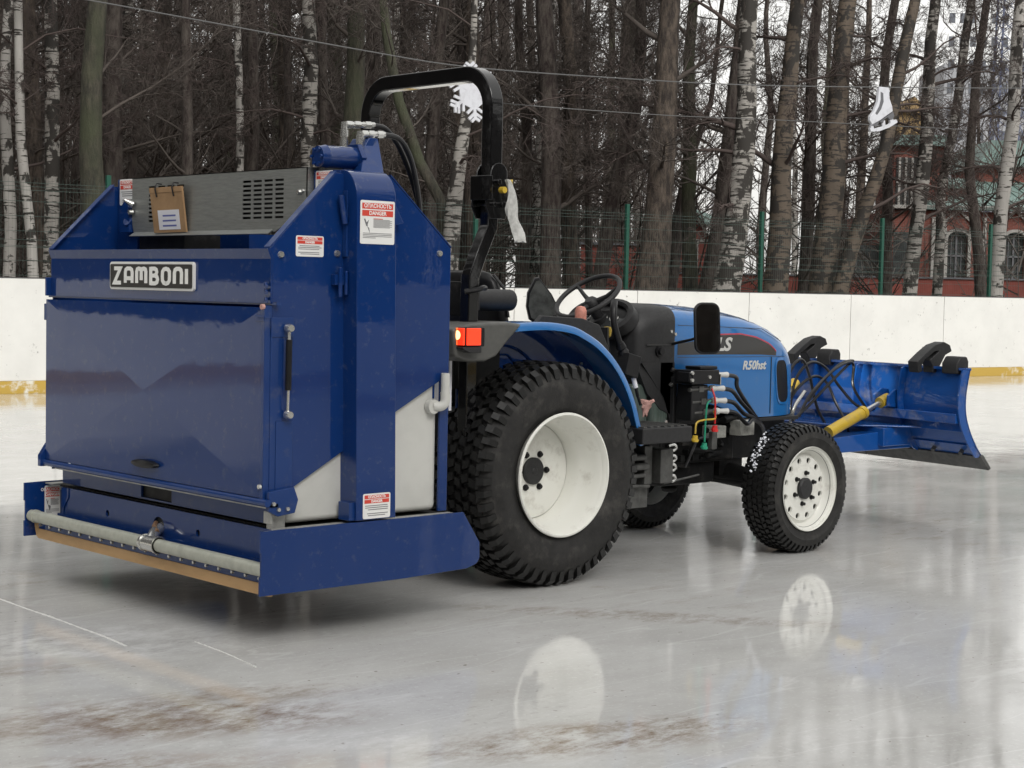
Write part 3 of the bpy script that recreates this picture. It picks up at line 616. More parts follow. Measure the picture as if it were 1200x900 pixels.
# ---- hood
def section(x, w, zt, zb, r, crown, n=7):
    pts = [(x, -w, zb), (x, -w*1.0, zb+(zt-crown-r-zb)*.5)]
    for i in range(n+1):
        a = radians(180-90*i/n); pts.append((x, -w+r+r*cos(a), zt-crown-r+r*sin(a)))
    for i in range(1, 6):
        t = i/5; pts.append((x, (-w+r)*(1-t), zt-crown*(1-t)**2))
    L_ = [(p[0], -p[1], p[2]) for p in reversed(pts[:-1])]
    return pts+L_
st = [(1.235,.300,1.430,.90,.07,.030),(1.35,.302,1.428,.88,.07,.032),(1.6,.304,1.415,.845,.075,.035),(1.85,.304,1.392,.765,.08,.038),(2.0,.302,1.368,.762,.085,.042),(2.12,.298,1.335,.762,.09,.045),(2.22,.288,1.295,.762,.095,.045),(2.30,.272,1.245,.764,.10,.045),(2.355,.250,1.190,.768,.10,.045),(2.395,.222,1.125,.772,.09,.04),(2.42,.190,1.05,.780,.08,.03)]
b = MB(); b.loft([section(*s_) for s_ in st], cap=False)
k = len(section(*st[0])); b.f.append(tuple((len(st)-1)*k+i for i in range(k))); b.m.append(0)
hood = b.build('hood', M['blue'], T_, smooth=50)
def hoodside(x):                         # half width and side height of the hood at x
    for s0, s1 in zip(st[:-1], st[1:]):
        if s0[0] <= x <= s1[0]:
            t = (x-s0[0])/(s1[0]-s0[0]); return s0[1]*(1-t)+s1[1]*t
    return st[-1][1]
def side_sheet(mb, upper, lower, off, n=24):    # decal sheet following the hood side
    vs = []; xa = max(upper[0][0], lower[0][0]); xb = min(upper[-1][0], lower[-1][0])
    def ip(P, x):
        for p, q in zip(P[:-1], P[1:]):
            if p[0]-1e-9 <= x <= q[0]+1e-9: return p[1]+(q[1]-p[1])*(x-p[0])/(q[0]-p[0])
        return P[-1][1]
    for i in range(n+1):
        x = xa+(xb-xa)*i/n; w = hoodside(x)+off; vs += [(x, -w, ip(lower, x)), (x, -w, ip(upper, x)), (x, -w+off+.004, ip(upper, x)), (x, -w+off+.004, ip(lower, x))]
    mb.add(vs, [(4*i+j, 4*i+(j+1) % 4, 4*i+4+(j+1) % 4, 4*i+4+j) for i in range(n) for j in range(4)])
low = [(1.26,1.142),(1.7,1.140),(2.0,1.136),(2.15,1.128)]
upp = [(1.26,1.205),(1.45,1.225),(1.6,1.252),(1.8,1.255),(1.95,1.235),(2.08,1.195),(2.15,1.150)]
b = MB(); side_sheet(b, upp, low, .0015); dec = b.build('decal', M['decal'], hood)
b = MB(); side_sheet(b, [(x, z+.009) for x, z in upp if x > 1.44], [(x, z+.001) for x, z in upp if x > 1.44], .0018); b.build('decal_line', M['decalred'], hood)
b = MB(); b.box((1.26,-.3045,.0+1.132),(2.33,-.296,1.1345)); 
b.v = [(x, -hoodside(x)-.0008 if y < -.3 else y, z) for x, y, z in b.v]; 
text('LS', .105, .0015, frame((1.650,-.3065,1.196),(1,0,-.006),(0,0,1)), M['letter_silver'], hood, bold=.0035, shear=.25, sx=1.25)
text('R50hst', .072, .0012, frame((1.935,-.3045,1.071),(1,.008,.0),(0,0,1)), M['letter_silver'], hood, bold=.002, shear=.25, sx=1.05)
# hood shut lines
b = MB(); 
for (x, z0, z1) in ((2.10, .78, 1.12),):
    b.box((x,-.3035,z0),(x+.003,-.298,z1))
side_sheet(b, [(1.26,1.312),(2.0,1.292),(2.2,1.215)], [(1.26,1.309),(2.0,1.289),(2.2,1.212)], .0009)
side_sheet(b, [(1.26,1.130),(2.25,1.123)], [(1.26,1.127),(2.25,1.120)], .0009)
b.build('shut_line', M['decal'], hood)
# side headlamp/grille slot: rounded vertical opening wrapping the nose
b = MB(); n = 20; vs = []
def slot_ring(sc, off):
    r_ = []
    for k in range(28):
        a = 2*pi*k/28; ex = abs(cos(a))**.55*(1 if cos(a) > 0 else -1); ez = abs(sin(a))**.55*(1 if sin(a) > 0 else -1)
        z = .972+ez*.128*sc; x = 2.222+ex*.062*sc-(z-.972)*.14; r_.append((x, -hoodside(x)-off, z))
    return r_
b.loft([slot_ring(1.12, -.004), slot_ring(1.12, .005), slot_ring(1.0, .006)], cap=False); fr_ = b.build('grille_frame', M['blue'], hood)
b = MB(); b.loft([slot_ring(1.01, .001), slot_ring(1.0, .0045), slot_ring(.8, .0045), slot_ring(.5, .0045), slot_ring(.25, .0045), slot_ring(.02, .0045)], cap=True); b.build('grille', M['black'], hood)
b = MB(); b.box((2.405,-.16,.80),(2.430,.16,1.0)); b.build('grille', M['black'], hood, .005)
for s_ in (-1, 1):
    b = MB(); b.lathe([(0,.0),(.03,.0),(.042,-.01)], (2.432, s_*.105, 1.02), 20, 'x'); b.build('headlight', M['glow'], hood)
# ---- cowl with instrument panel
rings = []
for (x, w, zt, zb, r) in ((1.235,.302,1.425,.80,.08),(1.22,.306,1.430,.80,.09),(1.12,.306,1.432,.84,.11),(1.02,.300,1.425,.93,.13),(.965,.285,1.405,1.05,.14),(.94,.26,1.385,1.10,.14)):
    rings.append(section(x, w, zt, zb, r, .012))
b = MB(); b.loft(rings); cowl = b.build('cowl', M['cowl'], T_, smooth=50)
b = MB(); nrm = Vector((-.78,0,.62)); mt = frame((.945,-.02,1.33), (0,-1,0), (.62,0,.78)); rg = []
for (sx, sy, dz) in ((.25,.125,-.02),(.25,.125,.045),(.225,.105,.055),(.205,.088,.045),(.205,.088,.012)):
    rg.append([mt@Vector((sx*abs(cos(a))**.75*(1 if cos(a)>0 else -1), sy*sin(a), dz)) for a in [2*pi*k/36 for k in range(36)]])
b.loft(rg, cap=False); b.build('instrument_hood', M['cowl'], cowl, smooth=50)
b = MB(); b.add([mt@Vector((.206*abs(cos(a))**.75*(1 if cos(a)>0 else -1), .089*sin(a), .013)) for a in [2*pi*k/36 for k in range(36)]], [tuple(range(36))]); ins = b.build('instrument_panel', M['inst'], cowl, smooth=0)
for (x, y, r_) in ((-.02,.01,.055),(.09,.012,.032),(-.13,.01,.032)):
    b = MB(); o_ = mt@Vector((x, y, .016)); ring = []
    for (rr_, dz) in ((r_,0),(r_,.006),(r_-.005,.006),(r_-.005,0)): ring.append([mt@Vector((x+rr_*cos(2*pi*k/24), y+rr_*sin(2*pi*k/24), .014+dz)) for k in range(24)])
    b.loft(ring, cap=False); b.tube([mt@Vector((x,y,.018)), mt@Vector((x+r_*.5,y+r_*.4,.018))], .002, 5); b.build('gauge', M['letter_silver'], ins)
b = MB(); b.cyl((1.10,-.300,1.165),(1.10,-.335,1.165),.020,n=16); b.cyl((1.10,-.300,1.165),(1.10,-.316,1.165),.030,n=16); b.build('cowl_knob', M['black'], cowl)
b = MB(); 
for (x, z) in ((1.20,1.275),(1.235,1.26),(1.235,1.21)): bolt(b, (x,-.303,z), (0,-1,0), .011,.008)
b.build('bolt', M['steel'], cowl)
b = MB(); b.box((1.0,-.310,1.198),(1.225,-.300,1.203)); b.build('seam', M['decal'], cowl)
# lower cowl triangle leg
b = MB(); b.prism([(.965,1.10),(1.235,1.10),(1.235,.78),(1.215,.755),(1.15,.90)], 'y', -.306, -.285); b.build('cowl_skirt', M['cowl'], cowl)
# fuel tank / greenish side panel
b = MB(); b.box((1.06,-.30,.735),(1.20,-.24,1.0)); b.box((.92,-.28,.735),(1.05,-.2,.98)); b.build('fuel_tank', M['sidepane'], T_, .02)
b = MB(); b.box((1.205,-.33,.70),(1.235,-.28,1.02)); b.tube(curve([(1.20,-.31,1.06),(1.24,-.33,1.04),(1.245,-.34,.98),(1.23,-.34,.72)]), .014, 8); b.build('side_frame', M['cowl'], T_, .003)
b = MB(); bolt(b, (1.165,-.305,.765), (0,-1,0), .013, .012); bolt(b, (1.19,-.32,.975),(0,-1,0),.013,.012); b.build('bolt', M['steel'], T_)
# ---- steering wheel
sw = bpy.data.objects.new('steering_wheel', None); COL.objects.link(sw); sw.parent = T_; ORG[sw.name] = ORG[T_.name].copy()
nn = Vector((-.60,0,.80)); sc_ = Vector((.835,0,1.465)); mt = frame(sc_, (0,-1,0), Vector((0,-1,0)).cross(nn)*-1)
b = MB(); path = [mt@Vector((.195*cos(a), .195*sin(a), 0)) for a in [2*pi*k/64 for k in range(65)]]; b.tube(path, .0145, 12, caps=False); b.build('ring', M['cowl'], sw)
for a in (90+180, 30, 150):
    b = MB(); d = Vector((cos(radians(a)), sin(radians(a)), 0)); b.tube([mt@(d*.03+Vector((0,0,-.045))), mt@(d*.10+Vector((0,0,-.035))), mt@(d*.19)], [.015,.012,.010], 8); b.build('spoke', M['cowl'], sw)
b = MB(); b.lathe([(0,-.018),(.028,-.02),(.040,-.035),(.042,-.055),(.03,-.07),(0,-.07)], (0,0,0), 24, 'z'); b.v = [tuple(mt@Vector(p)) for p in b.v]; b.build('hub', M['cowl'], sw)
b = MB(); b.tube([sc_-nn*.06, sc_-nn*.26], [.030,.036], 14); b.tube([sc_-nn*.14, sc_-nn*.40], [.055,.075], 12); b.build('steering_column', M['cowl'], T_)
# ---- control lever right
b = MB(); b.tube(curve([(.70,-.34,1.44),(.665,-.37,1.40),(.655,-.385,1.32),(.685,-.40,1.21)]), [.020]*0 or .019, 12); b.v = b.v; b.build('lever_handle', M['black'], T_)
b = MB(); b.tube([(.685,-.40,1.22),(.70,-.40,1.19),(.705,-.40,1.185),(.715,-.40,1.165),(.72,-.40,1.16),(.73,-.40,1.14)], [.022,.03,.024,.034,.028,.036], 14); b.build('lever_boot', M['black'], T_)
b = MB(); b.box((-.055,-.05,-.065),(.045,.04,.055), Matrix.Translation((.735,-.42,1.10))@Matrix.Rotation(.25,4,'Y')); b.build('lever_box', M['black'], T_, .006)
b = MB(); b.cyl((.75,-.44,1.06),(.785,-.45,.93),.010,n=10); b.mi=1; b.cyl((.757,-.44,1.03),(.772,-.447,.975),.013,n=10); b.mi=0; b.cyl((.785,-.45,.93),(.80,-.46,.88),.008,n=8); b.build('lever_rod', [M['black'], M['paper']], T_)
b = MB(); b.lathe([(0,.032),(.022,.028),(.026,.012),(.022,-.02),(.012,-.03),(0,-.03)], (.69,-.30,1.272), 20, 'z'); b.build('throttle_knob', M['yellow'], T_)
b = MB(); b.tube([(.69,-.30,1.25),(.72,-.30,1.10)], .008, 8); b.tube([(.66,-.30,1.30),(.67,-.30,1.0)], .03, 10); b.build('lever_stem', M['black'], T_)
b = MB(); b.lathe([(0,.045),(.022,.04),(.032,.02),(.031,-.03),(.028,-.05),(0,-.05)], (.435,-.35,1.370), 20, 'z'); b.build('range_knob', mat('dusty_red_plastic', (.50,.20,.15), .5, noise_amt=.3, noise_scale=30), T_)
# fender console plate
b = MB(); b.prism([(-.0,1.33),(.04,1.365),(.33,1.352),(.46,1.318),(.53,1.20),(.545,1.16),(.46,1.12),(.3,1.24),(.1,1.31)], 'y', -.47, -.44); b.build('console', M['cowl'], T_, .006)
# ---- fenders
arcp = [(-.47,1.285),(-.427,1.305),(-.287,1.326),(-.055,1.335),(.126,1.316),(.225,1.282),(.313,1.240),(.390,1.187),(.456,1.128),(.515,1.060),(.564,.986),(.605,.905),(.635,.825),(.671,.724),(.676,.68)]
def dense(P, n=5): return [(p.x, p.z) for p in curve([(x, 0, z) for x, z in P], n)]
ap = dense(arcp)
for s_ in (-1, 1):
    b = MB(); y0, y1 = s_*.40, s_*.615; th = .012; n = len(ap)
    vs = []
    for i, (x, z) in enumerate(ap):
        a, c = ap[max(i-1,0)], ap[min(i+1,n-1)]; t = Vector((c[0]-a[0], c[1]-a[1])).normalized(); nx, nz = -t.y, t.x
        drop = .05
        for (y, d) in ((y0,0),(y1-.02*s_,0),(y1-.006*s_,-.004),(y1,-.014),(y1,-drop*.8),(y1-.008*s_,-drop*.8),(y1-.010*s_,-.02),(y1-.022*s_,-th),(y0,-th)):
            vs.append((x+nx*d, y, z+nz*d))
    k = 9; b.add(vs, [(i*k+j, i*k+(j+1) % k, (i+1)*k+(j+1) % k, (i+1)*k+j) for i in range(n-1) for j in range(k)]+[tuple(range(k)), tuple((n-1)*k+j for j in range(k))])
    fen = b.build('fender', M['blue'], T_, smooth=45)
    b = MB(); pl = [(x, z-.006) for x, z in ap]+[(.60,.60),(.40,.75),(.30,.95),(0,1.05),(-.30,1.0),(-.47,.90)]
    b.prism(pl, 'y', s_*.405, s_*.393); b.build('fender_wall', M['navy'], fen)  # wall and ribs in navy: shade behind the tyre put into the colour
    b = MB()
    for q in ([(-.40,1.20),(-.2,1.215),(-.05,1.18),(.08,1.08),(.12,1.0)],): b.tube([(x, s_*.408, z) for x, z in dense(q, 4)], .008, 6)
    b.tube([(x, s_*.408, z) for x, z in [(-.32,1.05),(-.32,1.14),(-.26,1.165),(-.14,1.165),(-.06,1.10)]], .006, 6); b.build('rib', M['navy'], fen)
b = MB()
for (x, z) in ((.39,1.11),(.30,1.03)): bolt(b, (x,-.405,z), (0,-1,0), .012, .008)
b.build('bolt', M['steel'], T_)
# tail lamp and its bracket
b = MB(); b.prism([(-.72,1.305),(-.60,1.33),(-.36,1.338),(-.26,1.325),(-.36,1.24),(-.43,1.17),(-.50,1.145),(-.62,1.145),(-.70,1.17)], 'y', -.655, -.42); lb = b.build('lamp_bracket', M['bracketgrey'], T_, .018, seg=3)
b = MB(); b.box((-.725,-.655,1.208),(-.60,-.56,1.300)); b.mv(.045,-.05,.012).build('lamp_housing', M['black'], T_, .006)
b = MB(); b.mi = 0; b.box((-.737,-.652,1.214),(-.722,-.610,1.296)); b.mi = 1; b.box((-.737,-.609,1.214),(-.722,-.563,1.296)); b.mi = 0; b.box((-.72,-.662,1.214),(-.63,-.655,1.296))
b.mv(.045,-.05,.012).build('tail_lamp', [M['lampred'], M['lamporange']], T_, .004)
b = MB(); b.lathe([(0,-.004),(.016,-.002),(.022,0)], (-.7385,-.612,1.262), 16, 'x'); b.mv(.045,-.05,.012).build('bulb', M['bulb'], T_)
b = MB(); b.prism([(-.737,1.196),(-.69,1.178),(-.62,1.178),(-.62,1.207),(-.737,1.207)], 'y', -.655, -.57); b.mv(.045,-.05,.012).build('lamp_rim', M['cowl'], T_, .004)
# ---- roll bar
b = MB(); hw, zt, r_ = .492, 2.562, .17
pth = [(-.345,-hw,1.86),(-.345,-hw,2.2)]+[(-.345,-hw+r_-r_*cos(radians(a)),zt-r_+r_*sin(radians(a))) for a in range(0,91,10)]+[(-.345,hw-r_+r_*sin(radians(a)),zt-r_+r_*cos(radians(a))) for a in range(0,91,10)]+[(-.345,hw,2.2),(-.345,hw,1.86)]
b.tube(pth, .054, 4); rb = b.build('roll_bar', M['gloss'], T_, .007, smooth=30, seg=3)
for s_ in (-1, 1):
    b = MB(); y = s_*.495
    b.tube([(-.355,y,1.93),(-.36,y,1.80),(-.43,y,1.66),(-.475,y,1.55),(-.48,y,1.20),(-.48,y,.75)], .047, 4); b.build('roll_bar_post', M['gloss'], T_, .006, smooth=25)
    b = MB()
    for yy in (-.052,.052): b.prism(arc(-.345,2.06,.055,20,160,6)+[(-.42,1.98),(-.43,1.90),(-.40,1.84),(-.30,1.84),(-.285,1.92),(-.29,2.0)], 'y', y+yy-.005, y+yy+.005)
    b.cyl((-.37,y-.09,2.02),(-.37,y+.09,2.02),.014,n=10); b.cyl((-.33,y-.08,1.91),(-.33,y+.08,1.91),.016,n=10); b.cyl((-.385,y-.075,1.91),(-.385,y+.075,1.91),.012,n=10)
    b.box((-.425,y-.07,1.93),(-.40,y+.07,2.05)); b.build('roll_bar_hinge', M['gloss'], T_, .003)
b = MB(); b.cyl((-.32,-.58,2.02),(-.30,-.60,2.02),.014,n=10); b.cyl((-.36,-.58,1.98),(-.36,-.61,1.98),.016,n=10); b.build('hinge_pin', M['yellow'], T_)
b = MB(); b.tube(curve([(-.38,-.50,1.50),(-.43,-.54,1.50),(-.47,-.54,1.49),(-.52,-.51,1.48)]), .014, 8); b.build('cable_tie', M['black'], T_)
# plastic bag tied to the roll bar
P_ = thing('plastic_strip', 'crumpled translucent plastic bag hanging from the roll bar hinge', 'plastic bag', (-.335,-.60,2.03))
b = MB(); rings = []
for i in range(14):
    t = i/13; c = Vector((-.335+.085*t+.01*sin(t*9), -.60-.006*sin(t*7), 2.03-.30*t)); w = .010+.026*min(1,t*2.2)
    rings.append([c+Vector((w*cos(a)*1.0+.004*sin(5*a+t*9), .010*sin(a)+.004*sin(3*a+i), .004*sin(4*a+i))) for a in [2*pi*k/14 for k in range(14)]])
b.loft(rings); b.build('bag', M['bag'], P_, smooth=60)
# ---- seat
b = MB(); rings = []
for (z, x, w, d) in ((1.02,-.10,.22,.05),(1.10,-.12,.24,.055),(1.30,-.15,.245,.055),(1.45,-.18,.235,.05),(1.53,-.20,.21,.042),(1.575,-.21,.17,.03),(1.59,-.213,.12,.012)):
    rings.append([(x+.15+d*abs(cos(a))**.6*(1 if cos(a)>0 else -1), w*abs(sin(a))**.55*(1 if sin(a)>0 else -1), z) for a in [2*pi*k/28 for k in range(28)]])
b.loft(rings); seat = b.build('seat_back', M['black'], T_, smooth=60)
b = MB(); b.box((.02,-.23,.98),(.42,.23,1.10)); b.build('seat_cushion', M['black'], T_, .04, seg=4)
b = MB(); b.tube([(-.40,-.36,1.44),(-.08,-.36,1.44)], .055, 16); b.box((-.44,-.42,1.385),(-.34,-.34,1.49)); b.build('armrest', M['cowl'], T_, .006)
b = MB(); b.box((-.46,-.44,1.36),(-.40,-.30,1.53)); b.box((-.52,-.30,1.28),(-.44,.30,1.46)); b.tube(curve([(-.50,-.20,1.47),(-.46,-.25,1.52),(-.42,-.36,1.51)]),.012,8); b.box((-.50,-.42,1.0),(-.2,-.2,1.33)); b.build('seat_frame', M['grease'], T_, .006)
b = MB()
for z in (1.475,1.405): bolt(b, (-.44,-.40,z), (-.5,-.8,0), .015, .012)
b.build('bolt', M['steel'], T_)
b = MB(); b.tube([(.01,-.245,1.35),(-.02,-.24,1.50),(-.05,-.19,1.57)], .008, 6); b.build('seat_piping', M['cowl'], seat)
# ---- mirrors
b = MB(); pr = rrect(.150,.285,.045); mt = frame((1.17,-.60,1.302), (.90,-.43,0), (.05,.11,.99)); rg = [[mt@Vector((p[0]*s1, p[1]*s1, z)) for p in pr] for s1, z in ((.80,-.035),(.97,-.02),(1,-.005),(1,.006),(.93,.008))]
b.loft(rg, cap=True); mir = b.build('mirror', M['black'], T_, smooth=50)
b = MB(); b.add([mt@Vector((p[0]*.90, p[1]*.93, .0095)) for p in pr], [tuple(range(len(pr)))]); b.build('mirror_glass', M['mirror'], mir, smooth=0)
b = MB(); b.tube([(1.205,-.31,1.205),(1.215,-.45,1.235),(1.235,-.58,1.285)], .008, 8); b.cyl((1.20,-.565,1.315),(1.235,-.56,1.315),.030,n=14); b.build('mirror_arm', M['black'], T_)
b = MB(); mt = frame((.88,.42,1.44), (.85,-.5,.25), (-.15,-.1,1)); pr2 = [(-.085,-.10),(-.10,-.02),(-.09,.06),(-.045,.135),(-.02,.135),(.055,.02),(.10,-.08),(.09,-.13),(-.05,-.13)]
rg = [[mt@Vector((p[0]*s1, p[1]*s1, z)) for p in pr2] for s1, z in ((.9,-.03),(1,-.015),(1,.008),(.93,.012))]; b.loft(rg); mir2 = b.build('mirror', M['black'], T_, smooth=30)
b = MB(); b.add([mt@Vector((p[0]*.88, p[1]*.88, .0135)) for p in pr2], [tuple(range(len(pr2)))]); b.build('mirror_glass', mat('dusty_mirror_glass', (.12,.125,.12), .3, metal=.6, noise_amt=.5, noise_scale=12), mir2, smooth=0)
b = MB(); b.tube(curve([(.93,.38,1.345),(.98,.33,1.35),(1.03,.30,1.30),(1.05,.30,1.22)]), .008, 8); b.build('mirror_arm', M['black'], T_)
# ---- chassis, engine and axle
b = MB()
b.box((-.35,-.28,.42),(.65,.28,.86)); b.box((.65,-.20,.46),(1.25,.20,.80)); b.box((1.25,-.20,.50),(1.90,.20,.84)); b.box((1.9,-.16,.50),(2.42,.16,.74))
b.build('transmission', M['grease'], T_, .02)
b = MB(); b.box((1.30,-.16,.37),(1.78,.16,.52)); b.cyl((1.55,0,.36),(1.55,0,.31),.05,n=14); b.build('oil_pan', M['grease'], T_, .03)
b = MB(); b.tube([(0,-.46,.57),(0,.46,.57)], .11, 20); b.build('rear_axle', M['grease'], T_)
b = MB(); b.tube([(1.9655,-.60,.375),(1.9655,-.30,.385),(1.9655,0,.42),(1.9655,.30,.385),(1.9655,.60,.375)], [.09,.06,.075,.06,.09], 14); b.box((1.86,-.12,.40),(2.07,.12,.55)); b.tube([(1.9655,-.53,.27),(1.9655,-.53,.49)], .055, 14); b.tube([(1.9655,.53,.27),(1.9655,.53,.49)], .055, 14); b.tube([(1.82,-.50,.38),(1.82,.50,.38)], .016, 8); b.build('front_axle', M['grease'], T_, 0)
b = MB(); rng = random.Random(11)
for i in range(34):
    x = rng.uniform(1.28, 1.85); z = rng.uniform(.50, .86); y = -.20-rng.uniform(0,.10); dx, dz = rng.uniform(.02,.09), rng.uniform(.015,.06)
    if rng.random() < .5: b.box((x,y,z),(x+dx,-.18,z+dz))
    else: b.cyl((x,y,z),(x+dx*1.8,y+.02,z+rng.uniform(-.03,.03)), rng.uniform(.008,.026), n=10)
b.build('engine', M['grease'], T_, .003)
b = MB()
for (x,z,w,h) in ((1.545,.655,.12,.07),(1.79,.66,.13,.09)): b.box((x,-.335,z),(x+w,-.25,z+h))
b.build('engine_plate', mat('light_cast_metal', (.36,.36,.33), .5, noise_amt=.4, noise_scale=18), T_, .005)
b = MB(); b.box((1.28,-.24,.735),(2.40,-.20,.76)); b.box((1.86,-.30,.735),(2.38,.30,.757)); b.build('frame_rail', M['cowl'], T_, .003)
b = MB()
for (x0, z0, x1, z1, r_) in ((.62,.60,.80,.60,.018),(.62,.55,.82,.55,.02),(.64,.50,.80,.50,.012),(.64,.45,.84,.44,.009)): b.cyl((x0,-.50,z0),(x1,-.50,z1),r_,n=12)
b.box((.80,-.50,.45),(.86,-.34,.66)); b.box((.885,-.54,.455),(.985,-.36,.64)); b.box((.62,-.42,.34),(.90,-.30,.50)); b.box((.70,-.47,.32),(.86,-.34,.44))
b.build('linkage', M['greymach'], T_, .004)
b = MB(); b.box((.55,-.40,.36),(.95,-.20,.66)); b.box((.70,-.30,.28),(.85,-.22,.40)); b.build('lower_housing', M['grease'], T_, .01)
b = MB()
for z in (.47,.53,.58,.64): b.tube(curve([(.985,-.50,z+.012),(1.03,-.50,z+.018),(1.05,-.50,z),(1.03,-.50,z-.014),(1.0,-.50,z-.01)],5), .009, 8)
b.build('spring_clip', M['steel'], T_)
b = MB(); b.tube([(.93,-.52,.45),(1.30,-.45,.47)], .006, 6); b.build('brake_rod', M['greymach'], T_)
# step
b = MB(); b.box((.60,-.67,.69),(.99,-.32,.775)); b.build('step', M['cowl'], T_, .008)
b = MB()
for i in range(7): b.box((.62+i*.053,-.655,.7755),(.645+i*.053,-.34,.782))
b.build('step_grip', M['greymach'], T_)
# pink rag
G_ = thing('cloth_rag', 'pink rag stuffed behind the right foot step', 'rag', (.85,-.45,.80))
b = MB(); rng = random.Random(2); rings = []
for i in range(7):
    t = i/6; w = .015+.03*t; c = Vector((.845+.02*t, -.45, .82+.085*t)); rings.append([c+Vector((w*cos(a)*rng.uniform(.7,1.3), w*.5*sin(a), rng.uniform(-.012,.012))) for a in [2*pi*k/10 for k in range(10)]])
b.loft(rings); b.build('cloth', M['pink'], G_, smooth=30)
# ---- hydraulic valve bank with couplings and hoses
b = MB(); b.box((1.17,-.50,.985),(1.40,-.36,1.065)); b.box((1.25,-.485,1.066),(1.40,-.37,1.085)); b.box((1.20,-.47,.78),(1.34,-.36,.98)); b.box((1.15,-.495,1.0),(1.175,-.40,1.055)); b.build('valve_block', M['black'], T_, .006)
b = MB()
for (x, z) in ((1.165,1.05),(1.165,1.01),(1.31,1.025)): bolt(b, (x,-.50,z), (0,-1,0), .012, .010)
b.box((1.402,-.505,.98),(1.408,-.44,1.04)); b.build('bolt', M['steel'], T_)
for i, (z, x) in enumerate(((1.035,1.42),(.958,1.39),(.888,1.41),(.828,1.43))):
    b = MB(); b.tube([(x-.20,-.46,z-.005),(x-.02,-.46,z)], .012, 10); b.box((x-.13,-.475,z-.018),(x-.09,-.445,z+.014)); b.build('valve_spool', M['greymach'], T_)
    b = MB(); b.tube([(x-.03,-.47,z),(x+.0,-.47,z),(x+.012,-.47,z),(x+.05,-.472,z-.001),(x+.075,-.474,z-.002)], [.019,.019,.013,.015,.017], 12); b.build('coupling', M['letter_silver'], T_)
    b = MB(); b.tube(curve([(x+.07,-.474,z-.002),(x+.16,-.47,z-.02),(1.62+.03*i,-.45,z-.085),(1.80,-.42,.80-.012*i),(1.93,-.38,.72),(2.05,-.30,.66)]), .0125, 10); b.build('hydraulic_hose', M['hose'], T_)
def cap_(pts, p, m, r=.018):
    b = MB(); b.tube(curve(pts), .0055, 6); b.tube([p, (p[0], p[1], p[2]-.035)], [r*.8, r], 12); b.tube([(p[0]-r*1.2,p[1],p[2]-.02),(p[0]+r*1.2,p[1],p[2]-.03)], r*.5, 8); b.build('dust_cap', m, T_)
cap_([(1.38,-.48,.83),(1.37,-.50,.79),(1.28,-.50,.785),(1.215,-.50,.77),(1.205,-.50,.71)], (1.205,-.50,.70), M['yellow'])
cap_([(1.36,-.48,.96),(1.365,-.50,.9),(1.37,-.50,.82),(1.37,-.50,.76)], (1.37,-.50,.75), M['redp'])
cap_([(1.35,-.48,.89),(1.30,-.50,.87),(1.29,-.50,.78),(1.285,-.50,.66)], (1.285,-.50,.655), M['green'])
b = MB(); b.tube(curve([(1.36,-.46,.68),(1.26,-.47,.67),(1.20,-.47,.58),(1.18,-.45,.52)]), .008, 8); b.build('hydraulic_hose', M['hose'], T_)
b = MB(); b.box((1.385,-.47,.61),(1.43,-.44,.71)); b.build('bracket', M['greymach'], T_, .004)
# ---- drawbar to the resurfacer
b = MB()
for s_ in (-1,1): b.tube([(-.30,s_*.30,.50),(-1.0,s_*.40,.42)], .03, 8)
b.tube([(-.30,0,.95),(-1.0,0,1.05)], .03, 8); b.build('hitch_arm', M['grease'], T_)
b = MB(); b.box((-.60,-.50,.90),(-.585,-.30,1.15)); b.build('hitch_plate', M['paper'], T_)

# ================================================================== snow plough
S_ = thing('snow_plough', 'raised blue snow plough blade with yellow ram on the front of the tractor', 'snow plough', (3.5, 0, 0))
ydir = Vector((.175, .985, 0)); xdir = Vector((.985, -.175, 0)); O_ = Vector((3.436, -.945, 0))
def PL(u, w, z): p = O_+ydir*u+xdir*w; return Vector((p.x, p.y, z))      # u along blade (0..2), w forward
LEN = 2.12
prof = [(-.165,1.052),(-.180,.98),(-.195,.88),(-.190,.78),(-.155,.68),(-.095,.58),(-.03,.50)]
pf = [(p.x, p.z) for p in curve([(w, 0, z) for w, z in prof], 5)]
b = MB(); n = len(pf); vs = []
for u in (0, LEN):
    for off in (0, .010):
        for w, z in pf: vs.append(PL(u, w+off, z))
fs = []
for i in range(n-1): fs += [(i, i+1, 2*n+i+1, 2*n+i), (n+i, n+i+1, 3*n+i+1, 3*n+i), (i, i+1, n+i+1, n+i), (2*n+i, 2*n+i+1, 3*n+i+1, 3*n+i)]
fs += [(0, n, 3*n, 2*n), (n-1, 2*n-1, 4*n-1, 3*n-1)]
b.add(vs, fs); mold = b.build('moldboard', M['plowblue'], S_, smooth=50)
def rib_(u, th=.012, dep=.05, k0=0, k1=None, deep_end=0):
    b = MB(); P = pf[k0:k1]; m_ = len(P); vs = []
    for uu in (u, u+th):
        vs += [PL(uu, w-.001, z) for w, z in P]+[PL(uu, w-dep*(1 if 0 < i < m_-1 else .5), z) for i, (w, z) in enumerate(P)]
    f = []
    for i in range(m_-1): f += [(i, i+1, m_+i+1, m_+i), (2*m_+i, 2*m_+i+1, 3*m_+i+1, 3*m_+i), (i, i+1, 2*m_+i+1, 2*m_+i), (m_+i, m_+i+1, 3*m_+i+1, 3*m_+i)]
    f += [(0, m_, 3*m_, 2*m_), (m_-1, 2*m_-1, 4*m_-1, 3*m_-1)]
    b.add(vs, f); return b.build('rib', M['plowblue'], mold, smooth=30)
for u in (.52, .93, 1.33, 1.72): rib_(u)
b = MB(); m_ = len(pf)
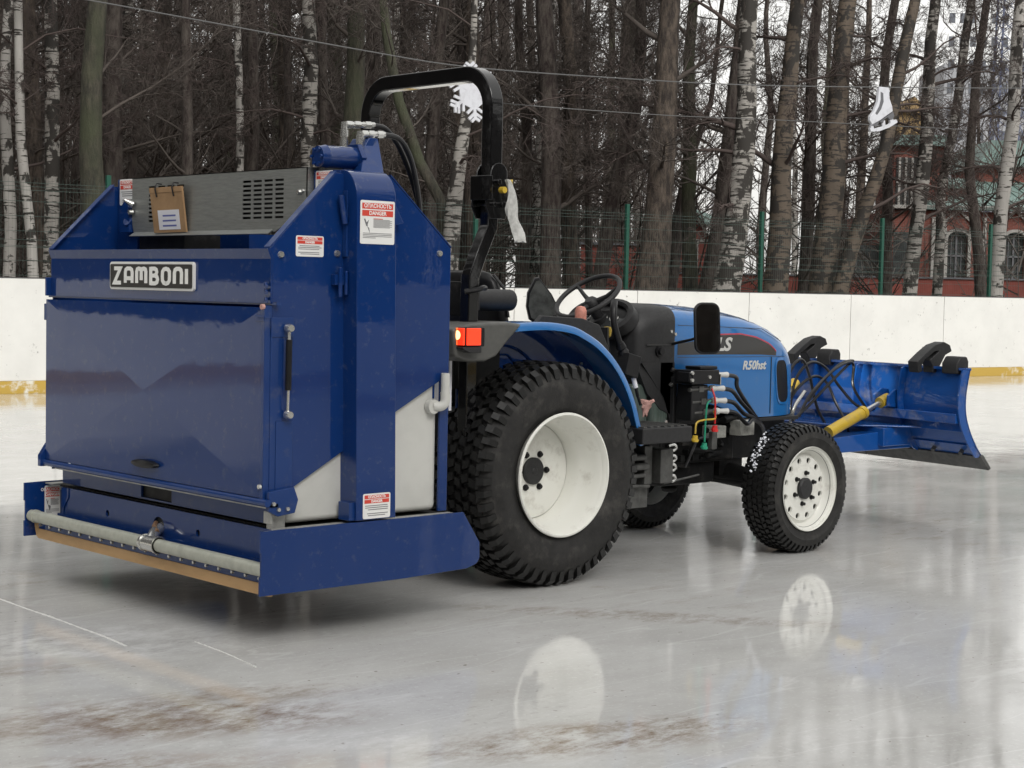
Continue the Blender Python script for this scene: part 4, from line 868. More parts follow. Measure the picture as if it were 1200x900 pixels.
for (u0, u1, a, c) in ((0,.012,-.055,.012),(LEN-.012,LEN,-.055,.012)):
    vs = [PL(uu, w+d, z) for uu in (u0, u1) for d in (a, c) for w, z in pf]
    b.add(vs, [q for i in range(m_-1) for q in ((i,i+1,m_+i+1,m_+i),(2*m_+i,2*m_+i+1,3*m_+i+1,3*m_+i),(i,i+1,2*m_+i+1,2*m_+i),(m_+i,m_+i+1,3*m_+i+1,3*m_+i))]+[(0,m_,3*m_,2*m_),(m_-1,2*m_-1,4*m_-1,3*m_-1)])
b.build('end_plate', M['plowblue'], S_, smooth=50)
b = MB(); vs = [PL(u, w, z) for u in (0, LEN) for w, z in ((-.195,1.045),(-.195,1.06),(-.145,1.062),(-.145,1.045))]; b.add(vs, [(0,1,2,3),(7,6,5,4),(0,4,5,1),(1,5,6,2),(2,6,7,3),(3,7,4,0)]); b.build('top_flange', M['plowblue'], S_, .002)
def bar(u0, u1, w0, w1, z0, z1, name, m, bev=.004):
    b = MB(); vs = [PL(u, w, z) for u in (u0, u1) for w, z in ((w0,z0),(w0,z1),(w1,z1),(w1,z0))]; b.add(vs, [(0,1,2,3),(7,6,5,4),(0,4,5,1),(1,5,6,2),(2,6,7,3),(3,7,4,0)]); return b.build(name, m, S_, bev)
bar(.02, LEN-.02, -.25, -.175, .715, .775, 'cross_beam', M['plowblue'])
bar(.012, LEN-.012, -.19, -.165, .66, .715, 'cross_plate', M['plowblue'])
b = MB()
for k in range(2):
    u0, u1 = (-.015 if k == 0 else LEN/2+.004), (LEN/2-.004 if k == 0 else LEN+.02)
    vs = [PL(u, w, z) for u in (u0, u1) for w, z in ((-.055,.505),(-.03,.518),(.045,.43),(.025,.418))]; b.add(vs, [(0,1,2,3),(7,6,5,4),(0,4,5,1),(1,5,6,2),(2,6,7,3),(3,7,4,0)])
    b.build('cutting_edge', M['greymach'], S_, .003); b = MB()
b = MB(); vs = [PL(u, w, z) for u in (0, LEN) for w, z in ((-.105,.575),(-.095,.58),(-.032,.515),(-.042,.508))]; b.add(vs, [(0,1,2,3),(7,6,5,4),(0,4,5,1),(1,5,6,2),(2,6,7,3),(3,7,4,0)]); b.build('edge_backing', M['plowblue'], S_, .002)
for i in range(9):
    b = MB(); p = PL(.12+i*.235, -.075, .535); b.cyl(p, p+Vector((-.02,0,-.018)), .014, n=8); b.build('bolt', M['greymach'], S_)
# rubber deflector hooks on the top edge
for u in (.27, 1.42):
    b = MB(); q = [(-.16,1.06),(-.165,1.09),(-.10,1.145),(-.03,1.195),(.04,1.215),(.085,1.195),(.10,1.155),(.05,1.13),(.01,1.06),(.012,1.02),(-.045,1.02),(-.045,1.06),(-.07,1.10),(-.005,1.15),(.0,1.16),(-.03,1.155),(-.11,1.10),(-.13,1.06),(-.12,1.03),(-.15,1.02)]
    P1 = [PL(u, w*1.15-.15, z) for w, z in q]; P2 = [PL(u+.085, w*1.15-.15, z) for w, z in q]; n = len(q); b.add(P1+P2, [tuple(range(n)), tuple(range(2*n-1,n-1,-1))]+[(i,(i+1)%n,(i+1)%n+n,i+n) for i in range(n)]); b.build('deflector_hook', M['cowl'], S_, .008)
    b = MB(); q = [(-.06,1.02),(-.06,1.085),(-.03,1.13),(.03,1.13),(.045,1.10),(.045,1.02)]
    u2 = u-.21; P1 = [PL(u2, w-.15, z) for w, z in q]; P2 = [PL(u2+.13, w-.15, z) for w, z in q]; n = 6; b.add(P1+P2, [tuple(range(n)), tuple(range(2*n-1,n-1,-1))]+[(i,(i+1)%n,(i+1)%n+n,i+n) for i in range(n)]); b.build('deflector_foot', M['cowl'], S_, .010)
# push frame
b = MB()
for s_ in (-1,1): b.add([Vector(p) for p in ((2.35,.06*s_,.50),(2.35,.26*s_,.50),(3.40,.42*s_,.52),(3.40,.22*s_,.52),(2.35,.06*s_,.58),(2.35,.26*s_,.58),(3.40,.42*s_,.65),(3.40,.22*s_,.65))], [(0,1,2,3),(4,7,6,5),(0,4,5,1),(1,5,6,2),(2,6,7,3),(3,7,4,0)])
b.box((2.35,-.30,.50),(2.55,.30,.62)); b.box((3.10,-.42,.54),(3.40,.55,.66)); b.prism([(2.9,-.16),(3.36,-.60),(3.48,.65),(2.9,.35)], 'z', .662, .674)
b.build('push_frame', M['plowblue'], S_, .006)
b = MB(); b.prism([(3.22,.79),(3.22,.86),(3.30,.90),(3.43,.89),(3.38,.82),(3.30,.78)], 'y', -.365, -.345); b.prism([(3.22,.79),(3.22,.86),(3.30,.90),(3.43,.89),(3.38,.82),(3.30,.78)], 'y', -.255, -.235); b.build('ram_bracket', M['plowblue'], S_, .004)
def ram(p0, p1, name):
    p0, p1 = Vector(p0), Vector(p1); d = (p1-p0).normalized(); L_ = (p1-p0).length
    r_ = bpy.data.objects.new(name, None); COL.objects.link(r_); r_.parent = S_; ORG[r_.name] = ORG[S_.name].copy()
    b = MB(); b.tube([p0, p0+d*L_*.60], .037, 20); b.tube([p0+d*L_*.57, p0+d*L_*.62], .042, 20); b.build('barrel', M['yellow'], r_)
    b = MB(); b.tube([p0+d*L_*.62, p0+d*L_*.93], .017, 14); b.build('rod', M['steel'], r_)
    b = MB(); b.tube([p0+d*L_*.90, p1+d*.03], .036, 12); b.build('rod_eye', M['yellow'], r_)
ram((2.68,-.30,.64), (3.27,-.30,.828), 'hydraulic_ram'); ram((2.60,.10,.62), (2.98,.22,.90), 'hydraulic_ram')
b = MB(); b.tube(curve([(2.60,.0,.66),(2.62,0,.85),(2.68,0,1.03),(2.78,0,1.08),(2.86,0,.98),(2.92,-.02,.78),(2.98,-.05,.66)]), .010, 8); b.build('hydraulic_hose', M['hose'], S_)
for i, pts in enumerate(([(2.70,-.05,.72),(2.80,-.06,.86),(2.98,-.08,1.0),(3.15,-.08,1.06),(3.22,-.08,1.04),(3.20,-.1,.90),(3.30,-.15,.74)],
            [(2.64,-.05,.70),(2.80,-.06,.80),(3.0,-.06,.93),(3.18,-.06,1.04),(3.24,-.06,1.07),(3.10,-.06,1.05),(2.92,-.06,.94),(2.78,-.06,.82)],
            [(2.62,.0,.72),(2.72,0,.88),(2.90,0,.97),(3.04,0,.93),(3.08,-.05,.80),(3.06,-.15,.68),(3.0,-.22,.62)],
            [(2.66,0,.72),(2.72,0,.95),(2.86,0,1.06),(3.02,0,1.03),(3.12,-.05,.90),(3.22,-.12,.78),(3.34,-.20,.76)])):
    b = MB(); b.tube(curve(pts), .0095, 8); b.build('hydraulic_hose', M['hose'], S_)
for pts in ([(2.60,.03,.62),(2.63,.03,.80),(2.66,.03,.95)], [(2.63,-.03,.64),(2.68,-.03,.78),(2.78,-.03,.88)]):
    b = MB(); b.tube(curve(pts), .012, 8); b.build('steel_line', M['steel'], S_)
# ================================================================== the setting
D2 = Vector((.98941263, -.14512979, 0)); N2 = Vector((.14512979, .98941263, 0)); A2 = Vector((4.068, 14.009, 0))
def BL(t, off, z): p = A2+D2*t+N2*off; return Vector((p.x, p.y, z))
T0, T1, DEEP = -26., 34., 29.
ICE0 = mat('ice', (.5,.5,.5))
def icemat():
    m = bpy.data.materials['ice']; N = m.node_tree.nodes; L = m.node_tree.links; b = N['Principled BSDF']
    tc = N.new('ShaderNodeTexCoord')
    def noi(sc, lo, hi, st=(1,1,1), det=8, rg=.6, rot=0):
        mp = N.new('ShaderNodeMapping'); mp.inputs['Scale'].default_value = st; mp.inputs['Rotation'].default_value = (0,0,rot); L.new(tc.outputs['Object'], mp.inputs['Vector'])
        n = N.new('ShaderNodeTexNoise'); n.inputs['Scale'].default_value = sc; n.inputs['Detail'].default_value = det; n.inputs['Roughness'].default_value = rg; L.new(mp.outputs['Vector'], n.inputs['Vector'])
        r = N.new('ShaderNodeMapRange'); r.inputs['From Min'].default_value = lo; r.inputs['From Max'].default_value = hi; L.new(n.outputs['Fac'], r.inputs['Value']); return r.outputs['Result'], n.outputs['Fac']
    def mix(f, a, c, bl='MIX'):
        x = N.new('ShaderNodeMixRGB'); x.blend_type = bl
        for s_, v in (('Fac', f), ('Color1', a), ('Color2', c)):
            if isinstance(v, (tuple, float, int)): x.inputs[s_].default_value = (*v, 1) if isinstance(v, tuple) else v
            else: L.new(v, x.inputs[s_])
        return x.outputs['Color']
    def mul(a, k):
        x = N.new('ShaderNodeMath'); x.operation = 'MULTIPLY'
        for i, v in enumerate((a, k)):
            if isinstance(v, (float, int)): x.inputs[i].default_value = v
            else: L.new(v, x.inputs[i])
        return x.outputs[0]
    big, _ = noi(.28, .35, .68, det=5)
    c = mix(big, (.45,.448,.435), (.56,.558,.545))
    med, _ = noi(1.7, .40, .66, st=(1,1.6,1), rot=.6)
    c = mix(mul(med, .6), c, (.62,.62,.612))
    # scrape streaks along the resurfacing direction
    sk, _ = noi(2.2, .50, .66, st=(.8, 3, 1), det=12, rg=.72)
    c = mix(mul(sk, .22), c, (.42,.415,.40))
    sk2, _ = noi(9, .56, .70, st=(.5, 2, 1), det=9, rg=.7, rot=.25)
    c = mix(mul(sk2, .25), c, (.70,.70,.695))
    # brown meltwater dirt confined by a broad mask
    mk, _ = noi(.42, .50, .66, det=3)
    d1, _ = noi(3.2, .53, .70, st=(1, 2.2, 1), det=10, rg=.72, rot=.3)
    c = mix(mul(mul(mk, d1), .45), c, (.30,.24,.17))
    g1, _ = noi(48, .56, .66, det=5); c = mix(mul(g1, .30), c, (.74,.745,.745))
    g2, _ = noi(19, .54, .64, st=(1,1.6,1), det=9, rg=.75); g2m, _ = noi(1.3, .45, .6, det=3); c = mix(mul(mul(g2, g2m), .38), c, (.33,.32,.30))
    g3, _ = noi(1.0, .495, .503, st=(.35,2.4,1), det=3, rg=.5, rot=.9); g4, _ = noi(1.0, .503, .511, st=(.35,2.4,1), det=3, rg=.5, rot=.9)
    sub_ = N.new('ShaderNodeMath'); sub_.operation = 'SUBTRACT'; L.new(g3, sub_.inputs[0]); L.new(g4, sub_.inputs[1]); c = mix(mul(sub_.outputs[0], .35), c, (.72,.72,.72))
    sp, _ = noi(26, .70, .74, det=2); c = mix(mul(sp, .6), c, (.16,.13,.10))
    L.new(c, b.inputs['Base Color'])
    # brown dirt, pale and dark grey patches, each at its place on the ice
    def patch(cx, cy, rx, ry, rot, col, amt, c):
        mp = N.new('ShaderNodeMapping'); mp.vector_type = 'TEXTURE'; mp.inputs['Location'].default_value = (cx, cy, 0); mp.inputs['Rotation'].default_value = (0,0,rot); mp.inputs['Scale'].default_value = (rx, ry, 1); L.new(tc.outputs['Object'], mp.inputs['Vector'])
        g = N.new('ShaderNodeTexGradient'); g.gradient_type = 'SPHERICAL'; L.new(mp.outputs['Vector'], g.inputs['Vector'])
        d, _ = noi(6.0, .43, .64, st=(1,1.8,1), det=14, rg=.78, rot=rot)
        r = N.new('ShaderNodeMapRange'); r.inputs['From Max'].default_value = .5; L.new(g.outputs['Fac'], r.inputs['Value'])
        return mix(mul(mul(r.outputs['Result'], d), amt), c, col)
    def px(u, v): d = FW+RT*((u-600)/FPX)-UP*((v-450)/FPX); q = CAM+d*(-CAM.z/d.z); return q.x, q.y
    for (u, v, rx, ry, ro, amt) in ((215,840,.75,.35,-.6,.95),(120,850,.6,.3,-.5,.6),(690,865,.8,.25,-.3,.8),(300,812,.5,.16,-.5,.5),(760,722,1.0,.16,-.9,.55),(30,780,.5,.2,-.4,.6),(250,895,.7,.2,-.6,.8),(560,640,.7,.25,0,.4)):
        x, y = px(u, v); c = patch(x, y, rx, ry, ro, (.20,.135,.080), min(1, amt*1.15), c)
    for (u, v, rx, ry, ro, amt) in ((90,755,.9,.5,-.4,.75),(420,880,.9,.35,-.6,.45)):
        x, y = px(u, v); c = patch(x, y, rx, ry, ro, (.78,.785,.79), amt, c)
    x, y = px(380, 668); c = patch(x, y, 1.2, .5, 0, (.10,.10,.095), .7, c)  # dark grey patch beneath the machine
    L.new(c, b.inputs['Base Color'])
    rgh, _ = noi(1.1, .38, .64, det=6); r = N.new('ShaderNodeMapRange'); r.inputs['To Min'].default_value = .03; r.inputs['To Max'].default_value = .12; L.new(rgh, r.inputs['Value']); L.new(r.outputs['Result'], b.inputs['Roughness'])
    _, h1 = noi(3.0, 0, 1, st=(1,1,1), det=2); _, h2 = noi(38, 0, 1, det=3)
    bp = N.new('ShaderNodeBump'); bp.inputs['Distance'].default_value = .0010; L.new(h1, bp.inputs['Height'])
    bp2 = N.new('ShaderNodeBump'); bp2.inputs['Distance'].default_value = .00012; L.new(h2, bp2.inputs['Height']); L.new(bp.outputs['Normal'], bp2.inputs['Normal']); L.new(bp2.outputs['Normal'], b.inputs['Normal'])
    b.inputs['IOR'].default_value = 1.36; b.inputs['Specular IOR Level'].default_value = .68
    return m
ICE = icemat()
b = MB(); b.add([BL(T0, -.02, 0), BL(T1, -.02, 0), BL(T1, -DEEP, 0), BL(T0, -DEEP, 0)], [(0,3,2,1)])
o = b.build('ice', ICE, smooth=0); o['kind'] = 'structure'
GR = mat('leaf_litter', (.085,.060,.042), .95, col2=(.16,.12,.09), noise_scale=1.6, bump=.05, bump_scale=12)
b = MB(); n = 24
b.add([(-1500,-1500,-.06),(1500,-1500,-.06),(1500,1500,-.06),(-1500,1500,-.06)], [(0,1,2,3)])
o = b.build('ground', GR, smooth=0); o['kind'] = 'structure'
# raised tramlines of refrozen slush
for (pts, r_) in (([(-40,688),(0,702),(30,713),(60,723),(95,736),(120,745),(148,757)], .007), ([(228,752),(250,760),(270,768),(300,782)], .004)):
    q = [CAM+(FW+RT*((u-600)/FPX)-UP*((v-450)/FPX))*(-CAM.z/(FW+RT*((u-600)/FPX)-UP*((v-450)/FPX)).z) for u, v in pts]
    cc = curve([(p.x,p.y,0) for p in q], 14); rr_ = random.Random(4); rows = []
    for i, p in enumerate(cc):
        t = (cc[min(i+1,len(cc)-1)]-cc[max(i-1,0)]).normalized(); nn_ = Vector((-t.y,t.x,0)); w_ = r_*rr_.uniform(.5,1.4); h_ = .0035*rr_.uniform(.4,1)
        rows.append([p-nn_*w_-Vector((0,0,.002)), p-nn_*w_*.4+Vector((0,0,h_)), p+nn_*w_*.4+Vector((0,0,h_)), p+nn_*w_-Vector((0,0,.002))])
    b = MB(); b.loft(rows, cap=True); o = b.build('ice_ridge', M['ridge'], smooth=60); o['kind'] = 'structure'
WH = mat('board_white', (.74,.735,.70), .42, noise_amt=.05, noise_scale=1.5, dirt=((.30,.29,.27), 9, .625, .70), bump=.002, bump_scale=1.2)
KY = mat('kick_strip_yellow', (.50,.33,.06), .5, dirt=((.72,.70,.62), 3, .56, .66))
GAP = mat('board_gap', (.10,.10,.10), .8)
CAPM = mat('board_cap', (.07,.07,.07), .6)
def boards(name, P, L0, L1, label, first):
    t_ = thing(name, label, 'rink board', P(L0, 0, 0))
    s = first
    while s < L1-.05:
        e = min(s+2.43, L1); s0 = max(s, L0)
        b = MB(); q = [P(s0+.006, 0, .17), P(e-.006, 0, .17), P(e-.006, .02, .17), P(s0+.006, .02, .17)]; q2 = [Vector((p.x, p.y, 1.505)) for p in q]
        b.add(q+q2, [(0,3,2,1),(4,5,6,7),(0,1,5,4),(1,2,6,5),(2,3,7,6),(3,0,4,7)]); b.build('panel', WH, t_, .003)
        s += 2.43
    def bx(off0, off1, z0, z1, nm, m):
        b = MB(); q = [P(L0, off0, z0), P(L1, off0, z0), P(L1, off1, z0), P(L0, off1, z0)]; q2 = [Vector((p.x, p.y, z1)) for p in q]
        b.add(q+q2, [(0,3,2,1),(4,5,6,7),(0,1,5,4),(1,2,6,5),(2,3,7,6),(3,0,4,7)]); return b.build(nm, m, t_)
    bx(.022, .05, .0, 1.50, 'backing', GAP); bx(-.012, .02, .0, .168, 'kick_strip', KY); bx(-.002, .06, 1.507, 1.522, 'cap_rail', WH if False else CAPM)
    return t_
boards('dasher_board', lambda t, o_, z: BL(t, o_, z), T0, T1, 'long white rink board with yellow kick strip below the wire fence', 8.03-2.43*14)
boards('dasher_board', lambda t, o_, z: BL(t, -DEEP-o_, z), T0, T1, 'white rink board on the side of the rink behind the photographer', T0)
boards('dasher_board', lambda t, o_, z: BL(T0-o_, -t, z), 0, DEEP, 'white rink board closing the rink end behind the resurfacer', 0)
boards('dasher_board', lambda t, o_, z: BL(T1+o_, -t, z), 0, DEEP, 'white rink board closing the far rink end', 0)
def fence_dist(u, off):                                   # distance at which a photo column meets a line behind the boards
    d = FW+RT*((u-600)/FPX); d = d/d.dot(FW); return (off-(CAM-A2).dot(N2))/d.dot(N2)
# fence: posts and welded mesh panels
F_ = thing('mesh_fence', 'dark green welded wire fence running behind the white rink board', 'fence', BL(0, .9, 0))
posts = [1.784+3.04*k for k in range(-9, 11)]
for k, t in enumerate(posts):
    b = MB(); p = BL(t, .9, 0); a = math.atan2(D2.y, D2.x); mt = Matrix.Translation(p)@Matrix.Rotation(a, 4, 'Z'); b.box((-.032,-.03,-.05),(.032,.03,2.96), mt); b.build('post', M['fencegreen'], F_, .004)
def wires(t0, t1):
    b = MB()
    z = .15
    while z < 2.85:
        fold = any(abs(z-q) < .03 for q in (.35, 1.15, 1.95, 2.75))
        b.tube([BL(t0, .87, z), BL(t1, .87, z)], .0035, 4, caps=False); z += .2
    for z in (1.93, 2.03, 2.70, 2.80): b.tube([BL(t0, .85, z), BL(t1, .85, z)], .0035, 4, caps=False)
    t = t0
    while t < t1: b.tube([BL(t, .87, .1), BL(t, .87, 2.88)], .0013, 3, caps=False); t += .05
    return b.build('mesh_panel', M['fencewire'], F_, smooth=0, recalc=False)
for a, c in zip(posts[:-1], posts[1:]): wires(a+.035, c-.035)
# the gap left of x=560: extra post there
# hanging decorations on cables
def cable(name, pts, label, r=.009, sag=None):
    b = MB(); b.tube(curve(pts, 6), r, 5); o = b.build(name, M['wire']); tag(o, label, 'cable'); return o
w1_ = [BL(-1.5,-1,5.15)]+[BL(t,-1,z) for t, z in ((.805,5.02),(2.37,4.917),(4.66,4.765),(6.41,4.685),(8.8,4.74),(11.54,4.85),(14.92,5.08),(18.57,5.36))]+[BL(24,-1,5.8)]
cable('steel_cable', w1_, 'thin steel cable sagging across the trees and carrying the skate and snowflake')
cable('steel_cable', [at(556,116,fence_dist(556,10.3)),BL(7.24,-1,4.21),BL(10.14,-1,4.257),BL(12.29,-1,4.343),BL(17,-1,4.5)], 'lower thin cable crossing in front of the trees right of the roll bar', .007)
FL = thing('snowflake_decoration', 'white snowflake decoration hanging behind the corner of the roll bar', 'snowflake', BL(6.42,-1,4.33))
mt = frame(BL(6.55,-1.0,4.33), D2*.93, (0,0,1))@Matrix.Rotation(radians(8),4,'Z')
b = MB()
def flat(mb, P, d=.015): 
    n = len(P); mb.add([mt@Vector((x,y,z)) for z in (-d,d) for x,y in P], [tuple(range(n-1,-1,-1)), tuple(range(n,2*n))]+[(i,(i+1)%n,(i+1)%n+n,i+n) for i in range(n)])
def barp(mb, x0,y0,x1,y1,w,d):
    t = Vector((x1-x0,y1-y0)).normalized()*w/2; flat(mb, [(x0+t.y,y0-t.x),(x1+t.y,y1-t.x),(x1-t.y,y1+t.x),(x0-t.y,y0+t.x)], d)
flat(b, [(.235*cos(radians(30*k+15)), .235*sin(radians(30*k+15))) for k in range(12)], .014)
for k in range(6):
    a = radians(60*k+90); ca, sa = cos(a), sin(a)
    def rp(x, y): return (x*ca-y*sa, x*sa+y*ca)
    barp(b, *rp(.1,0), *rp(.40,0), .050, .016)
    for (x0, l) in ((.20,.13),(.30,.11),(.37,.07)):
        for s_ in (-1,1): barp(b, *rp(x0,0), *rp(x0+l*.75, s_*l), .040, .0145+x0*.004)
b.build('flake', M['deco'], FL, smooth=0)
b = MB(); b.cyl(mt@Vector((-.02,.40,0)), BL(6.55,-1,4.70), .004, n=5); b.build('hanger', M['wire'], FL)
SK = thing('skate_decoration', 'white figure skate decoration hanging from the cable before the trees', 'skate', BL(15.1,-1,4.75))
mt = frame(BL(14.92,-1.0,4.75), D2, (0,0,1))
s_ = .0139                                             # metres per traced unit
def tr(pts): return [((x-448)*.0079, (312-y)*.0066) for x, y in pts]
b = MB(); flat(b, tr([(433,262),(463,262),(466,290),(475,310),(477,322),(458,335),(440,348),(415,362),(408,352),(408,342),(420,325),(430,300)]), .03); b.build('boot', M['deco'], SK, .01)
b = MB(); flat(b, tr([(437,275),(445,278),(447,300),(440,320),(428,336),(423,332),(434,312),(438,295)]), .032); flat(b, tr([(412,364),(440,350),(458,337),(478,323),(482,334),(478,342),(470,345),(462,338),(452,345),(448,354),(436,352),(430,364)]), .028); b.build('laces_and_heel', M['decogrey'], SK)
b = MB(); flat(b, tr([(409,370),(413,380),(440,376),(470,364),(494,349),(490,342),(478,346),(468,356),(440,366),(420,372)]), .02); flat(b, tr([(447,352),(455,347),(457,362),(448,364)]), .018); flat(b, tr([(470,345),(480,341),(484,350),(474,356)]), .018); flat(b, tr([(412,362),(420,360),(422,374),(414,374)]), .018); b.build('blade', M['deco'], SK)
for q in (-.06,.10):
    b = MB(); b.cyl(mt@Vector((q,.32,0)), mt@Vector((q*.6,.37,0)), .006, n=5); b.build('hanger', M['wire'], SK)

# ================================================================== trees
class Batch:
    def __init__(s): s.v = []; s.f = []
    def tube(s, P, R, n):
        o = len(s.v); N = len(P); prev = None
        for i, p in enumerate(P):
            t = (P[min(i+1,N-1)]-P[max(i-1,0)]); t.normalize()
            if prev is None:
                a = Vector((0,0,1)) if abs(t.z) < .9 else Vector((1,0,0)); u = t.cross(a).normalized()
            else: u = (prev-t*prev.dot(t)).normalized()
            prev = u; w = t.cross(u)
            for k in range(n):
                an = 2*pi*k/n; s.v.append(p+(u*cos(an)+w*sin(an))*R[i])
        for i in range(N-1):
            for k in range(n): s.f.append((o+i*n+k, o+i*n+(k+1) % n, o+(i+1)*n+(k+1) % n, o+(i+1)*n+k))
    def mesh(s, name, m, smooth=True):
        me = bpy.data.meshes.new(name); me.from_pydata(s.v, [], s.f); me.materials.append(m)
        if smooth: me.polygons.foreach_set('use_smooth', [True]*len(me.polygons))
        return me
def grow(bt, p, d, length, r, lev, rng, tmin=.006, den=1.0, droop=0):
    segs = 5 if lev == 0 else (4 if lev == 1 else 2); P = [p.copy()]; R = [r]; q = p.copy(); dd = d.copy()
    for i in range(segs):
        dd = (dd+Vector((rng.gauss(0,.20), rng.gauss(0,.20), rng.gauss(0,.15)+(.08 if not droop else -droop*(.2+.5*i/segs)))))
        dd.normalize(); q = q+dd*(length/segs); P.append(q.copy()); R.append(max(tmin*.6, r*(1-(i+1)/segs*.85)))
    bt.tube(P, R, 5 if lev == 0 else 3)
    if lev >= 3: return
    cnt = int(([7, 6, 5][lev])*den*rng.uniform(.8,1.2)+.5)
    for j in range(cnt):
        t = rng.uniform(.22, 1) if lev else rng.uniform(.18, 1); k = min(segs-1, int(t*segs)); f = t*segs-k; pt = P[k].lerp(P[k+1], f)
        ax = (P[k+1]-P[k]).normalized(); u = ax.orthogonal().normalized(); u.rotate(Matrix.Rotation(rng.uniform(0,2*pi), 3, ax))
        nd = (ax*rng.uniform(.45,1.0)+u*rng.uniform(.6,1.0)+Vector((0,0,.12))).normalized()
        grow(bt, pt, nd, length*rng.uniform(.30,.55), max(tmin, r*.42*(1-t*.4)), lev+1, rng, tmin, den, droop)
def make_tree(path, rads, seed, limbs, lmin, lmax, zlo, zhi, tmin=.006, den=1.0, droop=0, name='bare_tree', trunkmat='bark_dark', twigmat='twig', origin=None, up=.6):
    """path: list of Vectors (world) up the trunk; crown branches leave between zlo and zhi"""
    rng = random.Random(seed); org = origin or path[0]
    P = []; R = []
    for i in range(len(path)-1):
        seg = max(2, int((path[i+1]-path[i]).length/.9))
        for k in range(seg):
            t = k/seg; P.append(path[i].lerp(path[i+1], t)); R.append(rads[i]*(1-t)+rads[i+1]*t)
    P.append(path[-1]); R.append(rads[-1])
    ph = rng.uniform(0,6)
    for i, p in enumerate(P):
        if 0 < i: p += Vector((noise.noise(Vector((p.z*.35, ph, 0)))*.16, noise.noise(Vector((0, ph, p.z*.35)))*.16, 0))*min(1, i/3)
    R[0] *= 1.35
    if len(R) > 2: R[1] *= 1.06
    bt = Batch(); n = 14
    o = 0
    bt.tube([p-org for p in P], R, n)
    for i, v in enumerate(bt.v):
        c = P[i//n]-org; f = 1+.10*noise.noise(Vector((v.x*6+ph, v.y*6, v.z*1.2)))+.06*noise.noise(Vector((v.x*2, v.y*2+ph, v.z*.6))); bt.v[i] = c+(v-c)*f
    tm = bt.mesh('trunk', M[trunkmat])
    cb = Batch()
    for j in range(limbs):
        z = zlo+(zhi-zlo)*((j+rng.random())/limbs)
        idx = min(range(len(P)), key=lambda i: abs(P[i].z-z)); idx = min(idx, len(P)-2)
        t = (z-P[idx].z)/max(.01, (P[idx+1].z-P[idx].z)); t = max(0, min(1, t)); pt = P[idx].lerp(P[idx+1], t)-org
        a = rng.uniform(0, 2*pi); ln = rng.uniform(lmin, lmax)*(1-.35*(z-zlo)/(zhi-zlo+.01)); d = Vector((cos(a), sin(a), rng.uniform(.0, up)+.1)).normalized()
        grow(cb, pt, d, ln, max(.018, R[idx]*rng.uniform(.16,.34)), 0, rng, tmin, den, droop)
    cm = cb.mesh('crown', M[twigmat])
    return tm, cm, org
def place_tree(name, label, tm, cm, org, group=None, loc=None, rz=0, sc=1):
    e = thing(name, label, 'tree', loc if loc is not None else org, group); e.rotation_euler = (0,0,rz); e.scale = (sc,sc,sc)
    for nm, me in (('trunk', tm), ('crown', cm)):
        o = bpy.data.objects.new(nm, me); COL.objects.link(o); o.parent = e
    return e
G0 = -.06
def base_at(u, v_ref, depth):
    """ground point under the photo column u at this distance"""
    p = at(u, v_ref, depth); return p
